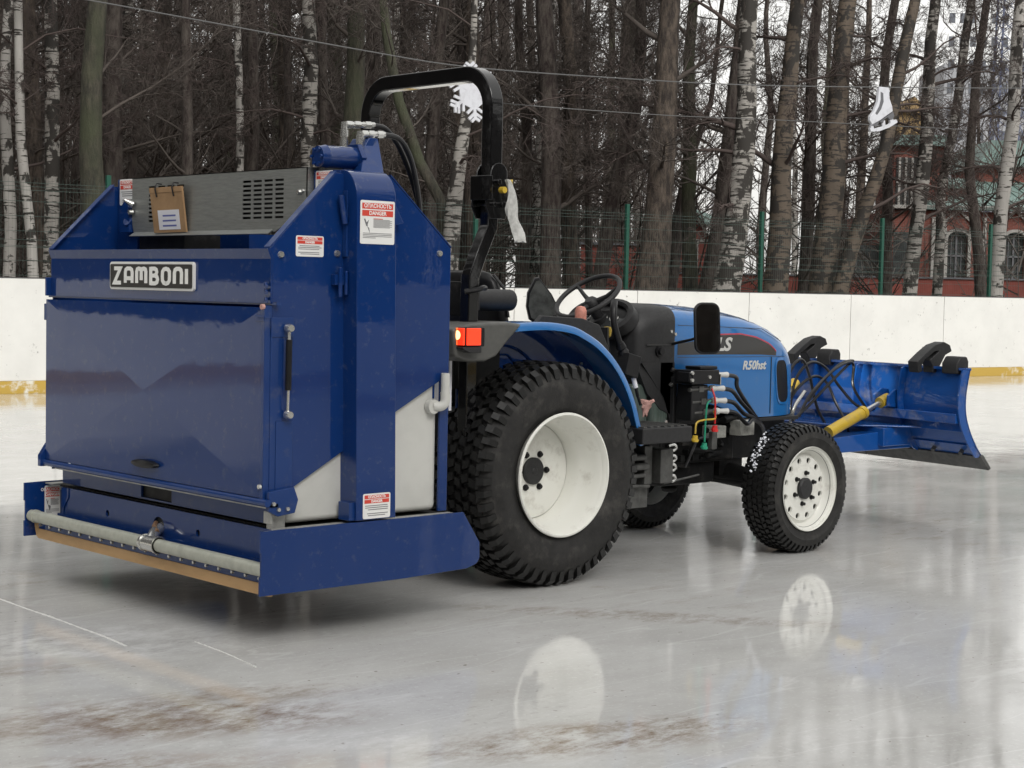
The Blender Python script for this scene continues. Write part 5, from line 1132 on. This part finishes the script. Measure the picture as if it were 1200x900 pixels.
# (label, kind, depth, [(u,v,width_px)...] from bottom up, limbs, crown start z)
H = [
 ('slim white birch at the left edge of the photo', 'birch', 30, [(8,325,15),(8,200,14),(14,0,11)], 4),
 ('slim curved birch second from the left edge', 'birch', 27, [(36,325,13),(32,240,12),(26,160,11),(20,0,10)], 3),
 ('dark trunk between the left birches and the mossy trunk', 'bark_brown', 34, [(46,325,18),(38,180,18),(33,0,17)], 5),
 ('rough black and white birch left of the mossy trunk', 'birch_rough', 29, [(57,325,18),(58,170,17),(58,0,15)], 4),
 ('thin dark tree just left of the mossy trunk', 'bark_dark', 36, [(84,325,9),(86,160,8),(88,0,7)], 5),
 ('thick green mossy trunk above the resurfacer left corner', 'bark_moss', 26, [(106,325,32),(110,180,27),(113,0,22)], 2),
 ('dark trunk touching the right side of the mossy trunk', 'bark_dark', 31, [(134,325,24),(135,180,21),(138,0,19)], 3),
 ('crooked dark tree with side limbs above the folder', 'bark_dark', 33, [(154,325,11),(157,180,10),(172,100,9),(192,20,8),(196,-40,7)], 7),
 ('straight dark trunk right of the hanging folder', 'bark_dark', 30, [(221,325,15),(220,160,13),(222,0,11)], 4),
 ('thin white birch above the slotted cover', 'birch', 31, [(277,325,10),(277,160,9),(276,0,9)], 2),
 ('dark trunk just right of the thin white birch', 'bark_dark', 32, [(290,325,17),(294,160,14),(299,0,12)], 4),
 ('slim dark trunk above the resurfacer right sloping edge', 'bark_dark', 35, [(337,325,11),(338,160,10),(337,0,8)], 4),
 ('rough birch left of the hydraulic motor', 'birch_rough', 30, [(362,325,20),(366,160,18),(360,0,15)], 4),
 ('dark trunk directly behind the hydraulic motor', 'bark_dark', 33, [(384,325,15),(383,160,13),(380,0,11)], 4),
 ('broad dark trunk behind the left leg of the roll bar', 'bark_moss', 29, [(402,325,28),(408,160,24),(417,0,20)], 3),
 ('pale birch framed by the roll bar leaning slightly right', 'birch_rough', 25, [(524,330,22),(530,250,20),(538,170,15),(546,110,11),(556,40,8)], 3),
 ('leaning mossy tree framed by the roll bar', 'bark_moss', 25.2, [(527,330,10),(520,240,13),(492,190,13),(470,120,12),(458,40,11),(450,-30,9)], 5),
 ('dark trunk behind the snowflake decoration', 'bark_brown', 36, [(556,330,24),(556,160,20),(552,0,18)], 5),
 ('dark trunk rising beside the roll bar right leg', 'bark_dark', 34, [(612,330,12),(614,160,11),(606,0,10)], 6),
 ('broad brown trunk in the middle of the wood', 'bark_dark', 32, [(644,330,26),(646,160,22),(640,0,20)], 6),
 ('brown trunk just right of the broad middle trunk', 'bark_brown', 33, [(670,330,20),(666,160,18),(664,0,16)], 5),
 ('thin dark trunk left of the leaning one', 'bark_dark', 36, [(690,330,9),(688,160,8),(690,0,7)], 6),
 ('tall trunk leaning right in the middle of the photo', 'bark_dark', 31, [(700,335,18),(722,230,16),(742,130,14),(754,0,13)], 5),
 ('thickest brown trunk above the steering wheel', 'bark_brown', 28, [(762,335,40),(770,230,31),(780,100,27),(786,0,24)], 3),
 ('dark trunk right beside the thickest brown trunk', 'bark_moss', 30, [(808,335,20),(804,240,17),(803,140,16),(812,0,11)], 5),
 ('dark trunk leaning right left of the big birch', 'bark_dark', 29, [(828,335,24),(842,250,19),(858,160,17),(868,60,14),(872,-20,12)], 3),
 ('short leaning dark trunk before the gatehouse', 'bark_dark', 32, [(785,335,15),(796,260,14),(812,180,9),(830,120,6)], 4),
 ('big old birch with black scarred bark behind the hood', 'birch_rough', 27, [(850,337,34),(862,240,28),(872,120,24),(878,0,20)], 5),
 ('tan birch trunk right of the big old birch', 'birch_tan', 28, [(906,338,30),(918,200,24),(928,100,20),(934,0,17)], 4),
 ('dark trunk between the two tan birches', 'bark_dark', 33, [(942,338,17),(950,160,14),(958,0,12)], 5),
 ('tall tan birch left of the skate decoration', 'birch_tan', 30, [(964,338,32),(976,200,28),(984,100,24),(994,0,20)], 4),
 ('leaning spotted birch crossing behind the skate decoration', 'birch_tan', 29, [(986,340,20),(1012,250,17),(1036,170,15),(1052,90,15),(1072,0,13)], 4),
 ('dark trunk directly below the skate decoration', 'bark_dark', 34, [(1038,340,15),(1040,230,13),(1036,120,11),(1048,0,10)], 5),
 ('mossy birch in front of the church tower', 'birch_rough', 29, [(1066,342,18),(1080,220,16),(1090,100,15),(1098,0,13)], 5),
 ('rough grey trunk left of the church window', 'birch_rough', 32, [(1096,342,12),(1108,220,11),(1124,100,11),(1138,0,10)], 5),
 ('dark trunk between the two church windows', 'bark_dark', 31, [(1147,344,14),(1138,200,11),(1146,80,10),(1152,0,9)], 5),
 ('bright birch near the right edge of the photo', 'birch', 28, [(1166,345,17),(1178,200,16),(1188,90,15),(1200,0,13)], 4),
]
seed = 100
for lab, kind, dep, pts, limbs in H:
    seed += 1; dep = fence_dist(pts[0][0], 2.2+(dep-25)*.75)
    P = [at(u, v, dep) for u, v, w in pts]; Rr = [w*dep/FPX/2 for u, v, w in pts]
    P = [Vector((p.x, p.y, p.z)) for p in P]
    b0 = P[0].lerp(P[1], 0); dz = (P[0].z-G0); dirn = (P[1]-P[0]); base = P[0]-dirn*(dz/dirn.z); base.z = G0
    top = P[-1]; dirt_ = (P[-1]-P[-2]).normalized(); dirt_ = (dirt_+Vector((0,0,1))).normalized(); end = top+dirt_*(15-top.z)
    path = [base]+P+[end]; rads = [Rr[0]*1.15]+Rr+[Rr[-1]*.25]
    bir = 'birch' in kind
    den = 1.05 if pts[0][0] < 700 else 1.2
    tm, cm, org = make_tree(path, rads, seed, limbs+9, 1.2, 3.0, 3.0, 13.5, tmin=.0055, den=den, droop=.25 if bir else 0, trunkmat=kind, twigmat='twigbirch' if bir else 'twig')
    place_tree('birch_tree' if bir else 'bare_tree', lab, tm, cm, org)
# second rank and beyond: copies of a few grown trees
protos = []
for i in range(9):
    k = ['bark_dark','bark_dark','birch','bark_brown','bark_dark','birch_rough','bark_dark','bark_moss','bark_brown'][i]
    rng = random.Random(500+i); x = y = 0; path = [Vector((0,0,0))]; lean = Vector((rng.uniform(-.05,.05), rng.uniform(-.05,.05), 1))
    for z in (4,8,12,17): path.append(Vector((lean.x*z+rng.uniform(-.15,.15), lean.y*z+rng.uniform(-.15,.15), z)))
    r = rng.uniform(.11,.19); bir = 'birch' in k
    tm, cm, org = make_tree(path, [r*1.1,r,r*.8,r*.55,r*.12], 900+i, 20, 1.6, 4.0, 2.0, 16, tmin=.0095, den=1.0, droop=.2 if bir else 0, trunkmat=k, twigmat='twigbirch' if bir else 'twig')
    protos.append((tm, cm, bir))
rng = random.Random(77); cnt = 0
spots = []
for i in range(1500):
    if cnt >= 100: break
    dep = 37+(rng.random()**1.15)*58; u = rng.uniform(-60, 1260)
    if u > 700 and rng.random() < .72: continue
    dep = max(dep, fence_dist(u, 9))
    if u <= 560 and rng.random() < .3: continue
    if u > 560 and dep < 56 and rng.random() < .85: continue
    if (770 < u < 862 or u > 1040) and dep < 62: continue
    if 800 < u < 860 and dep > 44: continue
    p = at(u, 338, dep); p.z = G0
    if any((p-q).length < 1.5 for q in spots): continue
    if u > 1000 and dep > 62 and rng.random() < .6: continue
    spots.append(p); k = rng.randrange(9); tm, cm, bir = protos[k]
    place_tree('birch_tree' if bir else 'bare_tree', ('slender birch deep in the bare wood behind the fence' if bir else 'thin bare dark tree deep in the wood behind the fence'), tm, cm, None, 'birches deep in the wood' if bir else 'bare trees deep in the wood', p, rng.uniform(0,2*pi), rng.uniform(.85,1.3)); cnt += 1
# trees around the other sides of the rink (mirrored in the paint)
for i in range(69):
    side = i % 2; 
    if i >= 46:
        p = BL(-4-(i-46)*1.6, rng.uniform(2.5,7), G0); k = rng.randrange(9); tm, cm, bir = protos[k]
        place_tree('birch_tree' if bir else 'bare_tree', 'birch standing behind the fence left of the photo' if bir else 'bare tree standing behind the fence left of the photo', tm, cm, None, 'birches left of the photo' if bir else 'bare trees left of the photo', p, rng.uniform(0,2*pi), rng.uniform(.95,1.35)); continue
    if side: t = T0+3+(i//2)*2.5+rng.uniform(-.8,.8); p = BL(t, -DEEP-rng.uniform(4,14), G0)
    else: p = BL(T0-rng.uniform(4,14), -1-(i//2)*1.3+rng.uniform(-.6,.6), G0)
    k = rng.randrange(9); tm, cm, bir = protos[k]
    place_tree('birch_tree' if bir else 'bare_tree', 'birch standing beyond the rink behind the photographer' if bir else 'bare tree standing beyond the rink behind the photographer', tm, cm, None, 'birches beyond the rink boards' if bir else 'bare trees beyond the rink boards', p, rng.uniform(0,2*pi), rng.uniform(.95,1.35))
# far woodland as one mass
def woodland(spots, name, hlo, hhi, m, tw=6, seed=5, rlo=.05, rhi=.16):
    rng = random.Random(seed); bt = Batch()
    for p in spots:
        h = rng.uniform(hlo, hhi); r = rng.uniform(rlo,rhi); a, c = rng.gauss(0,.4), rng.gauss(0,.4)
        P = [p, p+Vector((a*.3,c*.3,h*.33)), p+Vector((a*.7,c*.7,h*.66)), p+Vector((a,c,h))]; bt.tube(P, [r,r*.85,r*.6,r*.2], 4)
        for j in range(tw):
            z = rng.uniform(.08, .95); q = p+Vector((a*z,c*z,h*z)); an = rng.uniform(0,2*pi); L_ = rng.uniform(1,3.2)
            d = Vector((cos(an),sin(an),rng.uniform(.2,1.1))).normalized(); e = q+d*L_; bt.tube([q, e], [.028,.012], 3)
            for k in range(4):
                s0 = q.lerp(e, rng.uniform(.2,1)); d2 = (d+Vector((rng.gauss(0,.7),rng.gauss(0,.7),rng.gauss(.2,.6)))).normalized(); bt.tube([s0, s0+d2*rng.uniform(.5,1.6)], [.014,.008], 3)
    o = bpy.data.objects.new(name, bt.mesh(name, m, False)); COL.objects.link(o); o['kind'] = 'stuff'
    return o
rng = random.Random(9); sp = []
FARM = mat('far_wood', (.105,.090,.082), .95)
for i in range(220):
    u = rng.uniform(-80, 740) if rng.random() < .95 else rng.uniform(740, 1010); dep = rng.uniform(72, 150)
    if u > 760 and dep < 95: continue
    p = at(u, 338, dep); p.z = G0; sp.append(p)
o = woodland(sp, 'far_woodland', 9, 22, FARM, 9); o['label'] = 'dense far mass of bare trunks and twigs behind the wood'; o['category'] = 'woodland'
sp = []
for i in range(1400):
    if i % 3 == 2: p = BL(rng.uniform(-62, -3), rng.uniform(6, 45)+(0 if i % 2 else 6), G0)
    elif i % 2: p = BL(rng.uniform(T0-30, T1+10), -DEEP-rng.uniform(16,45), G0)
    else: p = BL(T0-rng.uniform(16,45), rng.uniform(-DEEP-20, 10), G0)
    sp.append(p)
o = woodland(sp, 'distant_woodland', 15, 24, M['bark_dark'], 12, 6, .22, .50); o['label'] = 'dense bare woodland beyond the rink behind the photographer'; o['category'] = 'woodland'
sp = []                                                     # low scrub and saplings right behind the fence
for i in range(120):
    u = rng.uniform(-40, 800) if i % 5 else rng.uniform(800, 1240); p = at(u, 338, fence_dist(u, rng.uniform(8, 30))); p.z = G0; sp.append(p)
o = woodland(sp, 'sapling_scrub', 2.5, 9, M['twig'], 14, 8, .012, .035); o['label'] = 'thin tangled saplings and scrub between the tree trunks'; o['category'] = 'scrub'
# ================================================================== buildings
CR = R0.copy(); CD = Vector((cos(YAW), sin(YAW), 0))      # across / away
def local(u, depth):                                     # frame standing on the ground, x across the view, y away
    p = at(u, 340, depth); return Matrix(((CR.x, CD.x, 0, p.x), (CR.y, CD.y, 0, p.y), (0, 0, 1, G0), (0, 0, 0, 1)))
class LB(MB):
    def __init__(s, m): super().__init__(); s.lm = m
    def bx(s, x0, x1, y0, y1, z0, z1): return s.box((x0,y0,z0),(x1,y1,z1), s.lm)
    def pf(s, poly, y0, y1):                                # polygon in x,z extruded along y
        n = len(poly); vs = [s.lm@Vector((x, y, z)) for y in (y0, y1) for x, z in poly]
        return s.add(vs, [tuple(range(n)), tuple(range(2*n-1,n-1,-1))]+[(i,(i+1)%n,(i+1)%n+n,i+n) for i in range(n)])
DC = 58.; lm = local(1100, DC); K = DC/FPX                # metres per photo pixel at this distance
def X(u): return (u-1100)*K
def Zv(v, u=1100): return (345-v)*K+1.5+.06               # height of a photo row there
C_ = thing('brick_church', 'red brick church with green metal roof and white trimmed arched windows', 'church', lm@Vector((0,0,0)))
def windowed_wall(lb, x0, x1, y0, y1, z0, z1, wins):       # wins: (xa, xb, za, zb)
    xs_ = sorted([x0, x1]+[w for q in wins for w in q[:2]])
    for a, c in zip(xs_[:-1], xs_[1:]):
        w = [q for q in wins if abs(q[0]-a) < 1e-6]
        if w: w = w[0]; lb.bx(a, c, y0, y1, z0, w[2]); lb.bx(a, c, y0, y1, w[3], z1)
        else: lb.bx(a, c, y0, y1, z0, z1)
wins = [(X(1108),X(1132),Zv(325),Zv(268)), (X(1175),X(1199),Zv(325),Zv(268)), (X(1240),X(1264),Zv(325),Zv(268))]
b = LB(lm); windowed_wall(b, X(1040), X(1330), 0, .5, 0, Zv(245), wins); b.bx(X(1040), X(1040)+.4, .5, 9, 0, Zv(245)); wall = b.build('wall', M['brick'], C_, smooth=0)
b = LB(lm); b.pf([(X(1036),Zv(243)),(X(1335),Zv(243)),(X(1335),Zv(239)),(X(1036),Zv(239))], -.35, .6); b.bx(X(1040),X(1330),-.12,0,Zv(332),Zv(328)); 
for u in (1089,1149,1160,1206): b.bx(X(u), X(u+4), -.10, 0, Zv(325), Zv(252))
b.build('cornice', M['trim'], C_, smooth=0)
for (xa, xb, za, zb) in wins:
    b = LB(lm); cx = (xa+xb)/2; hw = (xb-xa)/2; t = .10
    arcs = [(cx+hw*cos(radians(a)), zb-.25+.25*sin(radians(a))) for a in range(0,181,20)]; outer = [(cx+(hw+t)*cos(radians(a)), zb-.25+(.25+t)*sin(radians(a))) for a in range(180,-1,-20)]
    b.pf(arcs+outer, -.12, .1)
    for s_ in (-1,1): b.bx(cx+s_*hw-(t if s_<0 else 0), cx+s_*hw+(0 if s_<0 else t), -.10, .1, za, zb-.25)
    b.bx(xa-.2, xb+.2, -.16, .05, za-.12, za)
    b.pf([(xa-t,zb-.1),(xa-t-.05,zb+.35),(cx,zb+.75),(xb+t+.05,zb+.35),(xb+t,zb-.1),(xb+t-.08,zb-.1),(xb+t-.04,zb+.30),(cx,zb+.66),(xa-t+.04,zb+.30),(xa-t+.08,zb-.1)], -.08, .0)
    wf = b.build('window', M['trim'], C_, smooth=0)
    b = LB(lm); b.bx(xa, xb, .18, .22, za, zb); b.build('pane', M['windark'], wf, smooth=0)
    b = LB(lm); b.bx(cx-.03, cx+.03, .12, .17, za, zb); b.bx(xa, xb, .12, .17, (za+zb)/2-.03, (za+zb)/2+.03)
    for k in range(1,4): b.bx(xa+(xb-xa)*k/4-.012, xa+(xb-xa)*k/4+.012, .13, .16, za, zb)
    b.build('glazing_bar', M['decogrey'], wf, smooth=0)
b = LB(lm); vs = [lm@Vector(p) for p in ((X(1080),-.35,Zv(240)),(X(1335),-.35,Zv(240)),(X(1335),4.5,Zv(196)),(X(1100),4.5,Zv(196)),(X(1080),-.35,Zv(240)-.1),(X(1335),-.35,Zv(240)-.1),(X(1335),4.5,Zv(196)-.1),(X(1100),4.5,Zv(196)-.1))]
b.add(vs, [(0,1,2,3),(7,6,5,4),(0,4,5,1),(1,5,6,2),(2,6,7,3),(3,7,4,0)])
for k in range(24): x = X(1085)+k*.42; b.add([lm@Vector(p) for p in ((x,-.35,Zv(240)+.0),(x+.03,-.35,Zv(240)),(x+.03,4.5,Zv(196)+.0),(x,4.5,Zv(196)),(x,-.35,Zv(240)+.04),(x+.03,-.35,Zv(240)+.04),(x+.03,4.5,Zv(196)+.04),(x,4.5,Zv(196)+.04))], [(0,1,2,3),(7,6,5,4),(0,4,5,1),(1,5,6,2),(2,6,7,3),(3,7,4,0)])
b.build('roof', M['roofgreen'], C_, smooth=0)
b = LB(lm); b.bx(X(1088), X(1148), 1.5, 4.0, Zv(240), Zv(215)); b.bx(X(1180), X(1335), 4, 8, Zv(215), Zv(182)); b.bx(X(1048), X(1112), .6, 3.5, Zv(245), Zv(168)); b.build('tower', M['brick'], C_, smooth=0)
b = LB(lm); b.pf([(X(1044),Zv(168)),(X(1052),Zv(156)),(X(1104),Zv(156)),(X(1116),Zv(168))], .3, 3.8); b.pf([(X(1086),Zv(215)),(X(1092),Zv(209)),(X(1146),Zv(209)),(X(1151),Zv(215))], 1.2, 4.2); b.pf([(X(1176),Zv(182)),(X(1190),Zv(150)),(X(1335),Zv(150)),(X(1340),Zv(182))], 3.6, 8.4); b.build('tower_roof', M['roofgreen'], C_, smooth=0)
b = LB(lm); b.bx(X(1050), X(1078), .5, .6, Zv(238), Zv(182)); ow = b.build('belfry_opening', M['windark'], C_, smooth=0)
b = LB(lm)
for k in range(4): b.bx(X(1052+k*7.5), X(1054.5+k*7.5), .42, .5, Zv(238), Zv(182))
b.bx(X(1050), X(1078), .42, .5, Zv(212), Zv(209)); b.build('baluster', M['trim'], ow, smooth=0)
b = LB(lm); b.bx(X(1055), X(1090), 1.2, 3.0, Zv(156), Zv(128)); b.pf([(X(1052),Zv(128)),(X(1072),Zv(108)),(X(1093),Zv(128))], 1.0, 3.2); b.build('cupola', M['ochre'], C_, smooth=0)
b = LB(lm); b.bx(X(1010), X(1040), 1.0, 1.3, 0, Zv(285)); b.bx(X(1045), X(1062), -.02, 0, Zv(322), Zv(270)); b.build('door', M['windark'], C_, smooth=0)
# gatehouse
DG = 52.; lm = local(815, DG); K2 = DG/FPX
def X2(u): return (u-815)*K2
def Z2(v): return (339-v)*K2+1.56
B_ = thing('brick_gatehouse', 'small red gatehouse with pale green gable roof between the trunks', 'gatehouse', lm@Vector((0,0,0)))
b = LB(lm); b.pf([(X2(780),0),(X2(830),0),(X2(830),Z2(274)),(X2(811),Z2(250)),(X2(780),Z2(272))], 0, 4); b.build('wall', M['wallred'], B_, smooth=0)
b = LB(lm)
for (a, c) in (((X2(775),Z2(276)),(X2(811),Z2(246))), ((X2(811),Z2(246)),(X2(838),Z2(277)))):
    b.add([lm@Vector(p) for p in ((a[0],-.4,a[1]),(c[0],-.4,c[1]),(c[0]+1.2,4.4,c[1]),(a[0]+1.2,4.4,a[1]),(a[0],-.4,a[1]+.08),(c[0],-.4,c[1]+.08),(c[0]+1.2,4.4,c[1]+.08),(a[0]+1.2,4.4,a[1]+.08))], [(0,1,2,3),(7,6,5,4),(0,4,5,1),(1,5,6,2),(2,6,7,3),(3,7,4,0)])
b.build('roof', M['roofgreen'], B_, smooth=0)
b = LB(lm); b.bx(X2(778), X2(832), -.06, 0, Z2(280), Z2(277)); b.bx(X2(815), X2(817), -.05, 0, Z2(312), Z2(280)); b.bx(X2(779), X2(781), -.05, 0, Z2(312), Z2(280)); b.build('trim', M['trim'], B_, smooth=0)
b = LB(lm); b.bx(X2(800), X2(812), -.04, 0, Z2(310), Z2(285)); b.build('window', M['windark'], B_, smooth=0)
# church precinct wall
lm = local(850, 50.); K3 = 50/FPX
W_ = thing('precinct_wall', 'low red painted wall seen through the fence below the trees', 'wall', lm@Vector((0,0,0)))
def X3(u): return (u-850)*K3
b = LB(lm); b.bx(X3(680), X3(775), 0, .3, 0, (336-283)*K3+1.56); b.build('wall_section', M['wallred'], W_, smooth=0)
b = LB(lm); b.bx(X3(776), X3(1230), 0, .3, 0, (341-320)*K3+1.56); b.build('wall_section', M['wallred'], W_, smooth=0)
b = LB(lm); b.bx(X3(678), X3(777), -.1, .4, (336-283)*K3+1.56, (336-280)*K3+1.56); b.bx(X3(776), X3(1230), -.05, .35, (341-320)*K3+1.56, (341-318)*K3+1.56); b.build('coping', M['decogrey'], W_, smooth=0)
for u in (700,722,746): 
    b = LB(lm); b.bx(X3(u), X3(u+7), -.06, 0, 0, (336-285)*K3+1.56); b.build('pilaster', M['wallred'], W_, smooth=0)
# far apartment block and masts
lm = local(1150, 260.); K4 = 260/FPX
P4 = thing('apartment_block', 'tall grey apartment block faint behind the trees at upper right', 'apartment block', lm@Vector((0,0,0)))
b = LB(lm); b.bx((1098-1150)*K4, (1215-1150)*K4, 0, 16, 0, (345-62)*K4); b.build('wall', M['concrete'], P4, smooth=0)
WN = mat('apartment_window', (.10,.11,.13), .2)
for i in range(9):
    for j in range(10):
        b = LB(lm); x = (1102+i*12.4-1150)*K4; z = (330-j*27)*K4; b.bx(x, x+.9, -.05, .02, z, z+1.5); b.build('window', WN, P4, smooth=0)
lm = local(1175, 150.); K5 = 150/FPX
Q_ = thing('lattice_mast', 'tall bluish lattice mast rising behind the trees at upper right', 'mast', lm@Vector((0,0,0)))
b = LB(lm); w = 1.6; hh = 30
for (x, y) in ((-w,-w),(w,-w),(w,w),(-w,w)): b.tube([lm@Vector((x,y,0)), lm@Vector((x*.6,y*.6,hh))], .10, 5)
b.build('mast_leg', M['mast'], Q_, smooth=0)
b = LB(lm)
for k in range(16):
    z0, z1 = hh*k/16, hh*(k+1)/16; s0, s1 = w*(1-.4*k/16), w*(1-.4*(k+1)/16)
    for (a, c) in (((-1,-1),(1,-1)),((1,-1),(1,1)),((1,1),(-1,1)),((-1,1),(-1,-1))):
        b.tube([lm@Vector((a[0]*s0,a[1]*s0,z0)), lm@Vector((c[0]*s1,c[1]*s1,z1))], .05, 4); b.tube([lm@Vector((c[0]*s0,c[1]*s0,z0)), lm@Vector((a[0]*s1,a[1]*s1,z1))], .05, 4)
b.build('mast_brace', M['mast'], Q_, smooth=0)
lm = local(838, 120.)
R_ = thing('radio_mast', 'thin pale mast above the gatehouse roof', 'mast', lm@Vector((0,0,0)))
b = LB(lm)
for s_ in (-.35,.35): b.tube([lm@Vector((s_,0,0)), lm@Vector((s_,0,10.5))], .06, 5)
for k in range(14): b.tube([lm@Vector((-.35,0,k*.75)), lm@Vector((.35,0,k*.75+.75))], .03, 4)
b.build('mast_leg', M['concrete'], R_, smooth=0)

# ================================================================== light
w = bpy.data.worlds.new('World'); scene.world = w; w.use_nodes = True; N = w.node_tree.nodes; L = w.node_tree.links
bg = N['Background']; sky = N.new('ShaderNodeTexSky'); sky.sky_type = 'NISHITA'; sky.sun_disc = False
SE, SR = radians(38), radians(200)
sky.sun_elevation = SE; sky.sun_rotation = SR; sky.dust_density = 4; sky.air_density = 1.2
hs = N.new('ShaderNodeHueSaturation'); hs.inputs['Saturation'].default_value = .12; L.new(sky.outputs['Color'], hs.inputs['Color'])
mx = N.new('ShaderNodeMixRGB'); mx.inputs['Fac'].default_value = .65; mx.inputs['Color2'].default_value = (6.3, 6.2, 5.95, 1); L.new(hs.outputs['Color'], mx.inputs['Color1'])
L.new(mx.outputs['Color'], bg.inputs['Color']); bg.inputs['Strength'].default_value = .12
sd = bpy.data.lights.new('sun', 'SUN'); sd.energy = .8; sd.angle = radians(25); sd.color = (1, .97, .93)
so = bpy.data.objects.new('sun', sd); COL.objects.link(so)
sdir = Vector((sin(SR)*cos(SE), cos(SR)*cos(SE), sin(SE)))
so.rotation_euler = (-sdir).to_track_quat('-Z', 'Y').to_euler()
for s_ in (-1, 1):                                         # the tractor's lit headlights
    ld = bpy.data.lights.new('headlight_beam', 'SPOT'); ld.energy = 20; ld.spot_size = radians(26); ld.spot_blend = .6; ld.color = (1,.93,.82); ld.shadow_soft_size = .03
    lo_ = bpy.data.objects.new('headlight_beam', ld); COL.objects.link(lo_); lo_.location = (2.445, s_*.105, 1.02); lo_.rotation_euler = Vector((1,-.02,-.13)).to_track_quat('-Z','Y').to_euler()
scene.render.engine = 'CYCLES'
scene.view_settings.view_transform = 'Standard'; scene.view_settings.look = 'None'; scene.view_settings.gamma = 1; scene.view_settings.exposure = .70
scene.render.resolution_x = 1024; scene.render.resolution_y = 768
